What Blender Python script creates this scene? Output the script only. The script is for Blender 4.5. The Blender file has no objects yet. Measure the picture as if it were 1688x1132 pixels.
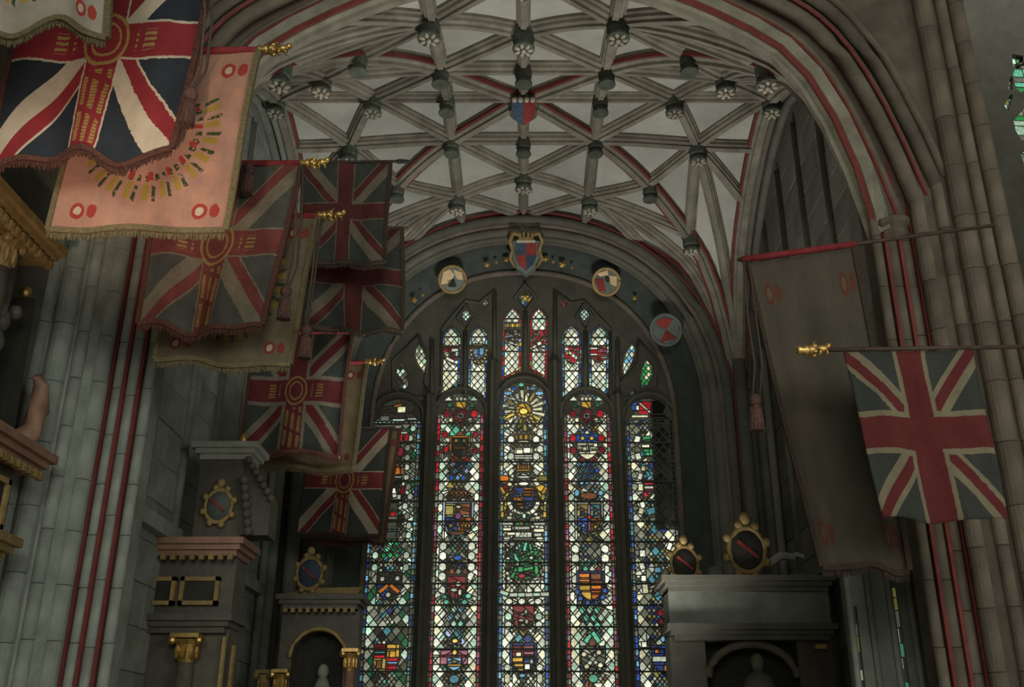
import bpy, bmesh, math, random
from mathutils import Vector, Matrix
R = random.Random(11)
PI = math.pi
C = bpy.context.scene.collection
SC = bpy.context.scene

# ------------------------------------------------------------------ camera, sky, lamps, exposure
EYE = 1.6                                   # eye height; the church floor is z = 0
PITCH = math.radians(22.5)
FPX = 1641.0
PX, PY = 863.0, 566.0
cam_d = bpy.data.cameras.new('camera')
cam_d.sensor_width = 36.0
cam_d.lens = 36.0 * FPX / 1688.0
cam_d.shift_x = -19.0 / 1688.0
cam = bpy.data.objects.new('camera', cam_d)
cam.location = (0, 0, EYE)
cam.rotation_euler = (PI / 2 + PITCH, 0, 0)
C.objects.link(cam)
SC.camera = cam

SC.view_settings.view_transform = 'Standard'
SC.view_settings.look = 'None'
SC.view_settings.gamma = 1.0
SC.view_settings.use_curve_mapping = False
SC.view_settings.exposure = 0.0

wd = bpy.data.worlds.new('overcast_sky')
SC.world = wd
wd.use_nodes = True
_bg = wd.node_tree.nodes['Background']
_bg.inputs[0].default_value = (1.0, 1.0, 0.93, 1)
_bg.inputs[1].default_value = 1.7


def area(name, loc, target, sx, sy, power, col):
    d = bpy.data.lights.new(name, 'AREA')
    d.shape = 'RECTANGLE'
    d.size, d.size_y, d.energy, d.color = sx, sy, power, col
    o = bpy.data.objects.new(name, d)
    o.location = loc
    o.rotation_euler = (Vector(target) - Vector(loc)).to_track_quat('-Z', 'Y').to_euler()
    C.objects.link(o)
    return o


def spot(name, loc, target, power, col, deg, blend, size=0.15):
    d = bpy.data.lights.new(name, 'SPOT')
    d.energy, d.color, d.spot_size, d.spot_blend, d.shadow_soft_size = power, col, math.radians(deg), blend, size
    o = bpy.data.objects.new(name, d)
    o.location = loc
    o.rotation_euler = (Vector(target) - Vector(loc)).to_track_quat('-Z', 'Y').to_euler()
    C.objects.link(o)
    return o


# added fill behind the viewer and below the vault; spots on flags, pier, arch
area('nave_window_daylight', (0, -14, 8), (0, 12, 8), 12, 7, 1300, (0.98, 1.0, 0.86))  # added fill, standing in for unseen nave windows
area('aisle_window_daylight', (-10.5, -3, 5), (4, 14, 8), 7, 5, 470, (1.0, 1.0, 0.86))  # added fill from the left, no window modelled
area('aisle_window_daylight', (10.5, -3, 5), (-4, 12, 6), 7, 5, 560, (0.95, 1.0, 0.90))  # added fill from the right to brighten the left side
spot('vault_floodlight', (1.2, 12.4, 0.7), (0.0, 14.0, 12), 1850, (1.0, 0.98, 0.88), 76, 0.55, 1.0)  # added fill to brighten the vault from below
spot('flag_spotlight', (-1.5, 1.2, 1.0), (-3.25, 7.0, 5.75), 1500, (1.0, 0.74, 0.56), 21, 1.0)
spot('pier_spotlight', (3.2, 3.0, 0.6), (5.0, 9.6, 6.0), 110, (1.0, 0.68, 0.5), 46, 1.0)
spot('arch_spotlight', (-2.2, 12.0, 0.8), (-1.45, 18.2, 10.4), 130, (1.0, 0.72, 0.42), 7, 0.6)
spot('arch_spotlight', (2.4, 12.0, 0.8), (1.75, 18.2, 10.35), 130, (1.0, 0.72, 0.42), 7, 0.6)


# ------------------------------------------------------------------ helpers
def W(px, py, y):
    """a pixel of the photograph -> the point at distance y down the transept"""
    a, b = (px - PX) / FPX, (PY - py) / FPX
    c, s = math.cos(PITCH), math.sin(PITCH)
    t = y / (c - b * s)
    return Vector((a * t, y, EYE + (s + b * c) * t))


class MB:
    def __init__(self):
        self.v, self.f = [], []

    def add(self, vs, fs):
        n = len(self.v)
        self.v += [tuple(p) for p in vs]
        self.f += [tuple(i + n for i in f) for f in fs]
        return self

    def box(self, c, s, rz=0.0, ry=0.0):
        m = Matrix.Rotation(rz, 3, 'Z') @ Matrix.Rotation(ry, 3, 'Y')
        vs = []
        for dx in (-1, 1):
            for dy in (-1, 1):
                for dz in (-1, 1):
                    vs.append(Vector(c) + m @ Vector((dx * s[0] / 2, dy * s[1] / 2, dz * s[2] / 2)))
        return self.add(vs, [(0, 1, 3, 2), (4, 6, 7, 5), (0, 4, 5, 1), (2, 3, 7, 6), (0, 2, 6, 4), (1, 5, 7, 3)])

    def prism(self, poly, off):
        n = len(poly)
        off = Vector(off)
        vs = [Vector(p) for p in poly] + [Vector(p) + off for p in poly]
        fs = [tuple(range(n - 1, -1, -1)), tuple(range(n, 2 * n))]
        fs += [(i, (i + 1) % n, n + (i + 1) % n, n + i) for i in range(n)]
        return self.add(vs, fs)

    def tube(self, pts, r, n=8):
        pts = [Vector(p) for p in pts]
        rs = r if isinstance(r, (list, tuple)) else [r] * len(pts)
        vs, fs = [], []
        for i, p in enumerate(pts):
            t = (pts[min(i + 1, len(pts) - 1)] - pts[max(i - 1, 0)]).normalized()
            ref = Vector((0, 0, 1)) if abs(t.z) < 0.9 else Vector((0, 1, 0))
            a = t.cross(ref).normalized()
            b = a.cross(t)
            for k in range(n):
                an = 2 * PI * k / n
                vs.append(p + rs[i] * (math.cos(an) * a + math.sin(an) * b))
        for i in range(len(pts) - 1):
            for k in range(n):
                fs.append((i * n + k, i * n + (k + 1) % n, (i + 1) * n + (k + 1) % n, (i + 1) * n + k))
        fs.append(tuple(range(n - 1, -1, -1)))
        fs.append(tuple((len(pts) - 1) * n + k for k in range(n)))
        return self.add(vs, fs)

    def lathe(self, prof, base=(0, 0, 0), n=14, axis=(0, 0, 1)):
        q = Vector((0, 0, 1)).rotation_difference(Vector(axis).normalized())
        base = Vector(base)
        vs, fs = [], []
        for r, z in prof:
            for k in range(n):
                an = 2 * PI * k / n
                vs.append(base + q @ Vector((r * math.cos(an), r * math.sin(an), z)))
        for i in range(len(prof) - 1):
            for k in range(n):
                fs.append((i * n + k, i * n + (k + 1) % n, (i + 1) * n + (k + 1) % n, (i + 1) * n + k))
        fs.append(tuple(range(n - 1, -1, -1)))
        fs.append(tuple((len(prof) - 1) * n + k for k in range(n)))
        return self.add(vs, fs)

    def ell(self, c, r, nu=10, nv=6, q=None):
        c = Vector(c)
        vs, fs = [], []
        for j in range(nv + 1):
            th = PI * (0.02 + 0.96 * j / nv)
            for i in range(nu):
                ph = 2 * PI * i / nu
                p = Vector((r[0] * math.sin(th) * math.cos(ph), r[1] * math.sin(th) * math.sin(ph), r[2] * math.cos(th)))
                vs.append(c + (q @ p if q else p))
        for j in range(nv):
            for i in range(nu):
                fs.append((j * nu + i, (j + 1) * nu + i, (j + 1) * nu + (i + 1) % nu, j * nu + (i + 1) % nu))
        fs.append(tuple(range(nu)))
        fs.append(tuple(nv * nu + i for i in range(nu - 1, -1, -1)))
        return self.add(vs, fs)

    def sweep(self, prof, pts, nors):
        """profile (a sideways, b along the normal) carried along a path"""
        n = len(prof)
        vs, fs = [], []
        for i, p in enumerate(pts):
            t = (Vector(pts[min(i + 1, len(pts) - 1)]) - Vector(pts[max(i - 1, 0)])).normalized()
            nn = Vector(nors[i])
            nn = (nn - t * nn.dot(t)).normalized()
            sd = t.cross(nn)
            for a, b in prof:
                vs.append(Vector(p) + sd * a + nn * b)
        for i in range(len(pts) - 1):
            for k in range(n):
                fs.append((i * n + k, (i + 1) * n + k, (i + 1) * n + (k + 1) % n, i * n + (k + 1) % n))
        fs.append(tuple(range(n)))
        fs.append(tuple((len(pts) - 1) * n + k for k in range(n - 1, -1, -1)))
        return self.add(vs, fs)

    def mesh(self, name, mats, smooth=False):
        me = bpy.data.meshes.new(name)
        me.from_pydata(self.v, [], self.f)
        bm = bmesh.new()
        bm.from_mesh(me)
        bmesh.ops.recalc_face_normals(bm, faces=bm.faces)
        bm.to_mesh(me)
        bm.free()
        for m in (mats if isinstance(mats, (list, tuple)) else [mats]):
            me.materials.append(m)
        if smooth:
            me.polygons.foreach_set('use_smooth', [True] * len(me.polygons))
        return me

    def obj(self, name, mat, parent=None, smooth=False, **props):
        return link(name, self.mesh(name, mat, smooth), parent, **props)


def link(name, data, parent=None, **props):
    o = bpy.data.objects.new(name, data)
    C.objects.link(o)
    if parent is not None:
        o.parent = parent
    for k, v in props.items():
        o[k] = v
    return o


def thing(name, label, cat, loc=(0, 0, 0), rz=0.0, group=None, kind=None):
    o = bpy.data.objects.new(name, None)
    C.objects.link(o)
    o.location = loc
    o.rotation_euler = (0, 0, rz)
    o['label'] = label
    o['category'] = cat
    if group:
        o['group'] = group
    if kind:
        o['kind'] = kind
    return o


# ------------------------------------------------------------------ materials
def newmat(name):
    m = bpy.data.materials.new(name)
    m.use_nodes = True
    nt = m.node_tree
    for n in list(nt.nodes):
        nt.nodes.remove(n)
    out = nt.nodes.new('ShaderNodeOutputMaterial')
    return m, nt, out


def pbr(name, c1, c2, scale=3.0, rough=0.85, metal=0.0, bump=0.25, detail=6.0, spread=0.22, spec=0.3, bscale=6.0):
    m, nt, out = newmat(name)
    N, L = nt.nodes.new, nt.links.new
    b = N('ShaderNodeBsdfPrincipled')
    tc = N('ShaderNodeTexCoord')
    oi = N('ShaderNodeObjectInfo')
    no = N('ShaderNodeTexNoise')
    no.inputs['Scale'].default_value = scale
    no.inputs['Detail'].default_value = detail
    no.inputs['Roughness'].default_value = 0.65
    L(tc.outputs['Object'], no.inputs['Vector'])
    rp = N('ShaderNodeValToRGB')
    rp.color_ramp.elements[0].position = 0.32
    rp.color_ramp.elements[1].position = 0.7
    rp.color_ramp.elements[0].color = (*c1, 1)
    rp.color_ramp.elements[1].color = (*c2, 1)
    L(no.outputs['Fac'], rp.inputs['Fac'])
    mr = N('ShaderNodeMapRange')
    mr.inputs['To Min'].default_value = 1 - spread
    mr.inputs['To Max'].default_value = 1 + spread
    L(oi.outputs['Random'], mr.inputs['Value'])
    mx = N('ShaderNodeMix')
    mx.data_type = 'RGBA'
    mx.blend_type = 'MULTIPLY'
    mx.inputs[0].default_value = 1.0
    L(rp.outputs['Color'], mx.inputs[6])
    cb = N('ShaderNodeCombineColor')
    for i in range(3):
        L(mr.outputs['Result'], cb.inputs[i])
    L(cb.outputs[0], mx.inputs[7])
    L(mx.outputs[2], b.inputs['Base Color'])
    b.inputs['Roughness'].default_value = rough
    b.inputs['Metallic'].default_value = metal
    b.inputs['Specular IOR Level'].default_value = spec
    if bump:
        n2 = N('ShaderNodeTexNoise')
        n2.inputs['Scale'].default_value = scale * bscale
        n2.inputs['Detail'].default_value = 5
        L(tc.outputs['Object'], n2.inputs['Vector'])
        bp = N('ShaderNodeBump')
        bp.inputs['Strength'].default_value = bump
        bp.inputs['Distance'].default_value = 0.03
        L(n2.outputs['Fac'], bp.inputs['Height'])
        L(bp.outputs['Normal'], b.inputs['Normal'])
    L(b.outputs[0], out.inputs[0])
    return m


def glass(name, tint, var=0.3):
    """stained glass: a coloured filter with painted grisaille smudges; two faces deep, so the root of the tint"""
    m, nt, out = newmat('glass_' + name)
    N, L = nt.nodes.new, nt.links.new
    tc = N('ShaderNodeTexCoord')
    oi = N('ShaderNodeObjectInfo')
    no = N('ShaderNodeTexNoise')
    no.inputs['Scale'].default_value = 22
    no.inputs['Detail'].default_value = 3
    L(tc.outputs['Object'], no.inputs['Vector'])
    mr = N('ShaderNodeMapRange')
    mr.inputs['From Min'].default_value = 0.35
    mr.inputs['From Max'].default_value = 0.65
    mr.inputs['To Min'].default_value = 1 - var
    mr.inputs['To Max'].default_value = 1.0
    L(no.outputs['Fac'], mr.inputs['Value'])
    mo = N('ShaderNodeMapRange')
    mo.inputs['To Min'].default_value = 1 - var * 1.1
    mo.inputs['To Max'].default_value = 1.0
    L(oi.outputs['Random'], mo.inputs['Value'])
    mu = N('ShaderNodeMath')
    mu.operation = 'MULTIPLY'
    L(mr.outputs[0], mu.inputs[0])
    L(mo.outputs[0], mu.inputs[1])
    cb = N('ShaderNodeCombineColor')
    for i in range(3):
        k = N('ShaderNodeMath')
        k.operation = 'MULTIPLY'
        k.inputs[1].default_value = math.sqrt(tint[i])
        L(mu.outputs[0], k.inputs[0])
        L(k.outputs[0], cb.inputs[i])
    tr = N('ShaderNodeBsdfTransparent')
    L(cb.outputs[0], tr.inputs[0])
    gl = N('ShaderNodeBsdfGlossy')
    gl.inputs['Roughness'].default_value = 0.25
    gl.inputs['Color'].default_value = (0.5, 0.5, 0.5, 1)
    ms = N('ShaderNodeMixShader')
    ms.inputs[0].default_value = 0.03
    L(tr.outputs[0], ms.inputs[1])
    L(gl.outputs[0], ms.inputs[2])
    L(ms.outputs[0], out.inputs[0])
    return m


M = dict(
    stone=pbr('grey_stone', (0.17, 0.18, 0.155), (0.30, 0.31, 0.27), 2.2),
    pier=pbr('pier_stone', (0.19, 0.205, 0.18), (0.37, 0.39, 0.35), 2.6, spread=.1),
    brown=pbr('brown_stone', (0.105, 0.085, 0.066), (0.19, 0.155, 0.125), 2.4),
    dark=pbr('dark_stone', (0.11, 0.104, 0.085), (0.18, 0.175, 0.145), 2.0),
    rib=pbr('rib_stone', (0.17, 0.155, 0.125), (0.33, 0.30, 0.25), 2.5, spread=0.12),
    web=pbr('vault_plaster', (0.40, 0.40, 0.36), (0.56, 0.56, 0.51), 1.2, bump=0.1, spread=0.12),
    boss=pbr('boss_stone', (0.06, 0.075, 0.06), (0.14, 0.15, 0.12), 5),
    bossf=pbr('boss_petal', (0.35, 0.31, 0.25), (0.55, 0.5, 0.42), 9),
    redp=pbr('red_paint', (0.16, 0.034, 0.03), (0.23, 0.055, 0.048), 6, bump=0.05, spread=0.1),
    gold=pbr('gilding', (0.55, 0.33, 0.10), (0.85, 0.58, 0.22), 12, rough=0.36, metal=0.85, bump=0.15),
    oldgold=pbr('dull_gilding', (0.25, 0.16, 0.06), (0.42, 0.30, 0.13), 10, rough=0.5, metal=0.1),
    iron=pbr('iron', (0.06, 0.058, 0.048), (0.09, 0.086, 0.07), 8, rough=0.7, bump=0.1),
    lead=pbr('lead', (0.07, 0.067, 0.055), (0.11, 0.105, 0.085), 9, rough=0.7, bump=0.1),
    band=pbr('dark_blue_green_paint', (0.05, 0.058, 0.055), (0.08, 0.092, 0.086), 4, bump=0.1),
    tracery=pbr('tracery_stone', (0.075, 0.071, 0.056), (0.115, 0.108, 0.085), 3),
    floor=pbr('floor_stone', (0.34, 0.33, 0.29), (0.46, 0.44, 0.39), 2),
    marble=pbr('dark_marble', (0.085, 0.075, 0.062), (0.15, 0.13, 0.105), 5, rough=0.45, bump=0.1),
    pale=pbr('pale_marble', (0.22, 0.22, 0.19), (0.36, 0.35, 0.31), 4, rough=0.6, bump=0.1),
    pink=pbr('pink_marble', (0.24, 0.13, 0.09), (0.38, 0.22, 0.16), 5, rough=0.5, bump=0.1),
    wood=pbr('staff_wood', (0.05, 0.035, 0.026), (0.09, 0.06, 0.045), 10, rough=0.55),
    crimson=pbr('crimson_velvet', (0.20, 0.02, 0.03), (0.32, 0.045, 0.05), 14, bump=0.2),
    tassel=pbr('tassel_thread', (0.10, 0.045, 0.04), (0.20, 0.11, 0.09), 40, bump=0.5),
    cord=pbr('cord_thread', (0.07, 0.05, 0.045), (0.16, 0.12, 0.10), 40, bump=0.4),
    fringe=pbr('olive_fringe', (0.16, 0.125, 0.065), (0.34, 0.27, 0.15), 45, bump=0.8, bscale=3),
    fringer=pbr('dark_red_fringe', (0.10, 0.035, 0.03), (0.22, 0.10, 0.075), 45, bump=0.8, bscale=3),
    fringed=pbr('dark_fringe', (0.05, 0.035, 0.025), (0.10, 0.07, 0.05), 45, bump=0.8, bscale=3),
    hred=pbr('heraldic_red', (0.22, 0.03, 0.03), (0.34, 0.06, 0.05), 8, bump=0.1),
    hblue=pbr('heraldic_blue', (0.04, 0.06, 0.10), (0.08, 0.11, 0.17), 8, bump=0.1),
    hwhite=pbr('heraldic_white', (0.45, 0.42, 0.36), (0.62, 0.58, 0.5), 8, bump=0.1),
    hgold=pbr('ochre_paint', (0.62, 0.44, 0.24), (0.80, 0.62, 0.38), 8, bump=0.1),  # golden lamplight put into the roundels' pale colour
    hblack=pbr('heraldic_black', (0.03, 0.028, 0.024), (0.05, 0.048, 0.04), 8, bump=0.1),
    hgreen=pbr('grey_green_paint', (0.10, 0.12, 0.11), (0.17, 0.20, 0.18), 6, bump=0.1),
)
TINT = dict(
    white=(0.88, 0.93, 0.76), cream=(0.85, 0.82, 0.55), mint=(0.55, 0.80, 0.62), grey=(0.46, 0.50, 0.41),
    dim=(0.20, 0.21, 0.16), faint=(0.07, 0.075, 0.055), dark=(0.028, 0.026, 0.022),
    red=(0.52, 0.018, 0.03), wine=(0.20, 0.015, 0.025), pink=(0.45, 0.14, 0.22), blue=(0.03, 0.10, 0.46),
    navy=(0.025, 0.045, 0.17), sky=(0.18, 0.42, 0.66), teal=(0.07, 0.24, 0.30), amber=(0.62, 0.36, 0.045),
    yellow=(0.85, 0.62, 0.12), orange=(0.60, 0.17, 0.02), brown=(0.20, 0.075, 0.03), green=(0.035, 0.32, 0.09),
    dgreen=(0.02, 0.12, 0.05), sea=(0.13, 0.55, 0.36), mauve=(0.24, 0.07, 0.22), lilac=(0.42, 0.46, 0.72),
    olive=(0.30, 0.26, 0.07),
)
G = {k: glass(k, v) for k, v in TINT.items()}

# ------------------------------------------------------------------ the vault
AX, AY, Y0, HV = 4.18, 4.0, 14.0, 10.4 + EYE


def zv(u, v):
    r = min(1.0, math.hypot(1 - abs(u), 1 - abs(v)))
    d = 2.1 * (1 - r) ** 2 + 1.8 * max(0.0, 1 - r / 0.3) ** 3
    if v < 0:
        d += 1.0 * abs(v) ** 0.9
    return HV - d


def VP(u, v):
    return Vector((u * AX, Y0 + v * AY, zv(u, v)))


def VN(u, v):
    e = 0.02
    a = VP(min(u + e, 1), v) - VP(max(u - e, -1), v)
    b = VP(u, min(v + e, 1)) - VP(u, max(v - e, -1))
    n = a.cross(b).normalized()
    return -n if n.z > 0 else n


ceiling = thing('ceiling', 'grey stone star vault with ribs and carved bosses above the great window', 'ceiling', kind='structure')
nC, nT, nR, nW = (0, 0), (0, .31), (0, .61), (0, 1)
nJ, nB, nK2, nF, nK = (.31, .31), (.31, .75), (.57, .57), (.776, .776), (1, 1)
nQ, nS = (.31, 1), (.59, 1)
CELLS = [(nC, nT, nJ), (nT, nR, nJ), (nR, nB, nJ), (nR, nW, nB), (nW, nQ, nB), (nQ, nS, nB), (nS, nK, nB), (nK, nF, nB), (nF, nK2, nB), (nK2, nJ, nB)]
EDGES = [(nC, nT, 1), (nT, nR, 1), (nR, nW, 1), (nT, nJ, 0), (nC, nJ, 2), (nJ, nK2, 2), (nK2, nF, 2), (nF, nK, 2), (nJ, nR, 0), (nJ, nB, 0), (nR, nB, 0),
         (nB, nW, 0), (nB, nQ, 0), (nB, nS, 0), (nB, nK, 0), (nB, nF, 0), (nB, nK2, 0), (nW, nQ, 3), (nQ, nS, 3), (nS, nK, 3)]
SYM = [(sw, sx, sy) for sw in (0, 1) for sx in (1, -1) for sy in (1, -1)]


def sym(p, s):
    a, b = (p[1], p[0]) if s[0] else p
    return (round(a * s[1], 4) + 0.0, round(b * s[2], 4) + 0.0)


for s in SYM:
    for tri in CELLS:
        A, B_, D_ = [sym(p, s) for p in tri]
        n = 7
        ids, vs = {}, []
        for i in range(n + 1):
            for j in range(n + 1 - i):
                a, b = i / n, j / n
                c = 1 - a - b
                uu, vv = (A[0] * c + B_[0] * a + D_[0] * b, A[1] * c + B_[1] * a + D_[1] * b)
                ids[(i, j)] = len(vs)
                vs.append(VP(uu, vv))
        k = len(vs)
        vs += [p + Vector((0, 0, 0.14)) for p in vs]
        fs = []
        for i in range(n):
            for j in range(n - i):
                t = (ids[(i, j)], ids[(i + 1, j)], ids[(i, j + 1)])
                fs += [t, tuple(q + k for q in reversed(t))]
                if i + j < n - 1:
                    t = (ids[(i + 1, j)], ids[(i + 1, j + 1)], ids[(i, j + 1)])
                    fs += [t, tuple(q + k for q in reversed(t))]
        MB().add(vs, fs).obj('vault_web', M['web'], ceiling, smooth=True)

RIB = [(-.125, -.06), (-.125, .05), (-.10, .075), (-.092, .125), (-.05, .155), (-.05, .20), (.05, .20), (.05, .155), (.092, .125), (.10, .075), (.125, .05), (.125, -.06)]
done = set()
for s in SYM:
    for p, q, typ in EDGES:
        P, Q = sym(p, s), sym(q, s)
        key = tuple(sorted((P, Q)))
        if key in done:
            continue
        done.add(key)
        ln = math.hypot((P[0] - Q[0]) * AX, (P[1] - Q[1]) * AY)
        n = max(4, int(ln / 0.22))
        tt = [i / n for i in range(n + 1)]
        if nK in (p, q):                               # finer where the rib plunges to its springing
            tt = [1 - (1 - t) ** 1.8 if q == nK else t ** 1.8 for t in tt]
        uv = [(P[0] + (Q[0] - P[0]) * t, P[1] + (Q[1] - P[1]) * t) for t in tt]
        pts = [VP(*w) for w in uv]
        nor = [VN(*w) for w in uv]
        k = {0: 0.92, 1: 0.8, 2: 1.12, 3: 1.2}[typ]
        rb = MB().sweep([(a * k, b * k) for a, b in RIB], pts, nor).obj('rib', M['rib'], ceiling)
        if typ >= 2 and not (typ == 3 and abs(P[0]) == 1 and abs(Q[0]) == 1 and False):
            mb = MB()
            for sg in (-1, 1):
                mb.sweep([(sg * .118 * k + a, b) for a, b in ((-.02, .062 * k), (-.02, .115 * k), (.02, .115 * k), (.02, .062 * k))], pts, nor)
            mb.obj('painted_line', M['redp'], rb, label='dull red line painted along the vault rib')


def drum(u, v, flower, r=0.15):
    p = VP(u, v)
    b = MB().lathe([(r * .75, .05), (r, -.1), (r, -.28), (r * .8, -.34), (r * 1.05, -.38), (r * 1.05, -.42)], p, 12).obj('boss', M['boss'], ceiling)
    if flower:
        mb = MB()
        for i in range(7):
            a = 2 * PI * i / 7
            q = Matrix.Rotation(a, 3, 'Z').to_quaternion()
            mb.ell(p + Vector((math.cos(a) * r * .62, math.sin(a) * r * .62, -.43)), (r * .34, r * .2, .035), 8, 4, q)
        mb.ell(p + Vector((0, 0, -.45)), (r * .26, r * .26, .04), 8, 4)
        mb.obj('boss_flower', M['bossf'], b, smooth=True, label='pale carved flower on the dark boss')


bd = set()
for s in SYM:
    for p, fl in ((nR, 1), (nB, 1), (nW, 1), (nF, 1), (nJ, 0), (nK2, 0), (nT, 0)):
        P = sym(p, s)
        if P not in bd:
            bd.add(P)
            drum(*P, fl, 0.155 if fl else 0.13)
# centre boss with its shield
p = VP(0, 0)
cb = MB().lathe([(.2, .05), (.26, -.1), (.26, -.3), (.2, -.38), (.24, -.42)], p, 14).obj('boss', M['boss'], ceiling)
sh = [(-.2, .22), (.2, .22), (.2, -.02), (.12, -.17), (0, -.24), (-.12, -.17), (-.2, -.02)]
MB().prism([p + Vector((x, -.16 - z * .8, -.50 + z * .55)) for x, z in [(-.2, .22), (0, .22), (0, -.24), (-.12, -.17), (-.2, -.02)]], (0, .05, .05)).obj('shield_half', M['hblue'], cb, label='dark blue half of the shield on the central boss')
MB().prism([p + Vector((x, -.16 - z * .8, -.50 + z * .55)) for x, z in [(0, .22), (.2, .22), (.2, -.02), (.12, -.17), (0, -.24)]], (0, .05, .05)).obj('shield_half', M['hred'], cb, label='dull red half of the shield on the central boss')
mb = MB()
for x in (-.15, -.05, .05, .15):
    mb.ell(p + Vector((x, -.30, -.36)), (.06, .05, .05), 8, 5)
mb.obj('boss_crest', M['bossf'], cb, smooth=True)


# ------------------------------------------------------------------ the shell
def arch(hw, h0, H, n, k=28, base=0.0, power=2.2):
    """points of an arched outline from left foot to right foot (x, z)"""
    pts = [(-hw, base)]
    for i in range(k + 1):
        a = PI - PI * i / k
        cx, sx = math.cos(a), math.sin(a)
        pts.append((hw * math.copysign(abs(cx) ** (2 / power), cx), h0 + H * abs(sx) ** (2 / power)))
    pts.append((hw, base))
    return pts


MB().box((0, 4, -0.1), (34, 40, 0.2)).obj('floor', M['floor'], kind='structure', label='pale stone floor of the church, below the frame', category='floor')

# far wall, with the arched opening of the great window
OUT = arch(3.45, 6.0 + EYE, 3.69, 2.2, 40)
INN = arch(2.97, 6.0 + EYE, 3.28, 2.2, 40)
wf = thing('wall_far', 'grey end wall holding the great stained-glass window', 'wall', kind='structure')
mb = MB()
for i in range(len(OUT) - 1):
    a, b = OUT[i], OUT[i + 1]
    mb.add([(a[0], 18, a[1]), (b[0], 18, b[1]), (b[0], 18, 13.2), (a[0], 18, 13.2)], [(0, 1, 2, 3)])
mb.box((-4.4, 18.35, 6.6), (1.9, .7, 13.2)).box((4.4, 18.35, 6.6), (1.9, .7, 13.2))
mb.box((0, 18.9, 12.4), (10, .4, 3.6))
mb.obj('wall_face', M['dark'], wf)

# moulded orders of the arch between the painted hollow and the vault's wall rib
for t, r, mt in (0.10, .07, 'dark'), (0.30, .10, 'dark'), (0.52, .06, 'brown'), (0.70, .10, 'dark'):
    A = arch(3.45 + .62 * t, 6.0 + EYE + .25 * t, 3.69 + .40 * t, 2.2, 40, base=.0, power=2.2 - .1 * t)
    MB().tube([(x, 17.98 - .16 * t, z) for x, z in A], r, 8).obj('arch_moulding', M[mt], wf, smooth=True)
A = arch(4.0, 6.3 + EYE, 4.0, 2.0, 40, base=4.0, power=2.0)
MB().tube([(x, 17.80, z) for x, z in A], .025, 6).obj('painted_line', M['redp'], wf, label='dull red line painted round the window arch')

tb = thing('trim_1', 'dark blue-green painted hollow moulding around the great window, set with gilded bosses', 'moulding', kind='structure')
mb = MB()
K = len(OUT)
rows = []
for j in range(7):
    t = j / 6
    dep = math.sin(t * PI) * .13
    rows.append([(OUT[i][0] * (1 - t) + INN[i][0] * t, 18 + .6 * t, OUT[i][1] * (1 - t) + INN[i][1] * t + (dep if 0 < i < K - 1 else 0)) for i in range(K)])
vs = [q for r_ in rows for q in r_]
fs = [(j * K + i, j * K + i + 1, (j + 1) * K + i + 1, (j + 1) * K + i) for j in range(6) for i in range(K - 1)]
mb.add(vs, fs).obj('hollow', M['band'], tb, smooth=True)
MB().tube([(x, 18.55, z) for x, z in INN], .06, 8).obj('inner_roll', M['brown'], tb, smooth=True)
MB().tube([(x, 17.98, z) for x, z in OUT], .05, 8).obj('outer_roll', M['dark'], tb, smooth=True)
for px, py, r in ((803, 437, .055), (818, 433, .03), (835, 428, .06), (899, 427, .06), (912, 432, .03), (927, 437, .06), (943, 442, .03), (683, 495, .055), (697, 487, .03), (1046, 492, .04)):
    c = W(px, py, 18.25)
    mb = MB().ell(c, (r, r, r), 9, 6)
    for i in range(5):
        a = 2 * PI * i / 5
        mb.ell(c + Vector((math.cos(a) * r * .8, -.02, math.sin(a) * r * .8)), (r * .5, r * .5, r * .5), 6, 4)
    mb.obj('gilded_boss', M['gold'], tb, smooth=True)


def disc(c, r, q, depth, k=18):
    return [c + q @ Vector((r * math.cos(2 * PI * i / k), r * math.sin(2 * PI * i / k), depth)) for i in range(k)]


def roundel(name, label, px, py, r, style):
    c = W(px, py, 17.9 if style == 'red' else 18.12)
    nd = Vector((-c.x * .18, -1, -.62)).normalized()
    q = nd.to_track_quat('Z', 'Y')
    t = thing(name, label, 'roundel', tuple(c))
    o = Vector((0, 0, 0))
    MB().prism(disc(o, r, q, 0), nd * .05).obj('disc', M['hgreen'], t)
    ring = [q @ Vector((r * math.cos(2 * PI * i / 20), r * math.sin(2 * PI * i / 20), .05)) for i in range(21)]
    MB().tube(ring, r * .12, 6).obj('rim', M['oldgold'] if style != 'red' else M['hgreen'], t, smooth=True)

    def pl(pts, m, nm):
        MB().prism([q @ Vector((x * r, y * r, .05)) for x, y in pts], nd * .02).obj(nm, M[m], t)
    if style == 'gold':  # bright and dark shapes imitate golden lamplight on a rounded disc
        pl([(-.85, -.5), (-.2, -.3), (.1, .35), (-.3, .75), (-.75, .45)], 'hgold', 'charge')  # bright shape for golden lamplight
        pl([(0, .75), (.65, .6), (.8, .05), (.35, .05), (.1, .45)], 'hgold', 'charge')  # bright shape for golden lamplight
        pl([(-.35, -.1), (.15, .05), (.35, -.5), (-.2, -.6)], 'hblack', 'charge')  # dark shape beside the painted lamplight
    elif style == 'quarter':
        pl([(-.85, .3), (-.15, .25), (-.1, -.75), (-.6, -.6)], 'hred', 'quarter')
        pl([(-.6, .7), (.2, .85), (.25, .5), (-.4, .45)], 'hgold', 'charge')  # golden lamplight put into the colour
        pl([(.2, .45), (.85, .3), (.75, -.45), (.35, -.25)], 'hgold', 'charge')  # golden lamplight put into the colour
        pl([(-.05, .35), (.3, .4), (.3, .0), (.0, -.05)], 'hblack', 'charge')
    else:
        pl([(-.62, .6), (0, .82), (.62, .6), (.02, .02)], 'hred', 'quarter')
        pl([(-.55, -.72), (.6, -.66), (.0, .0)], 'hred', 'quarter')


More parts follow.
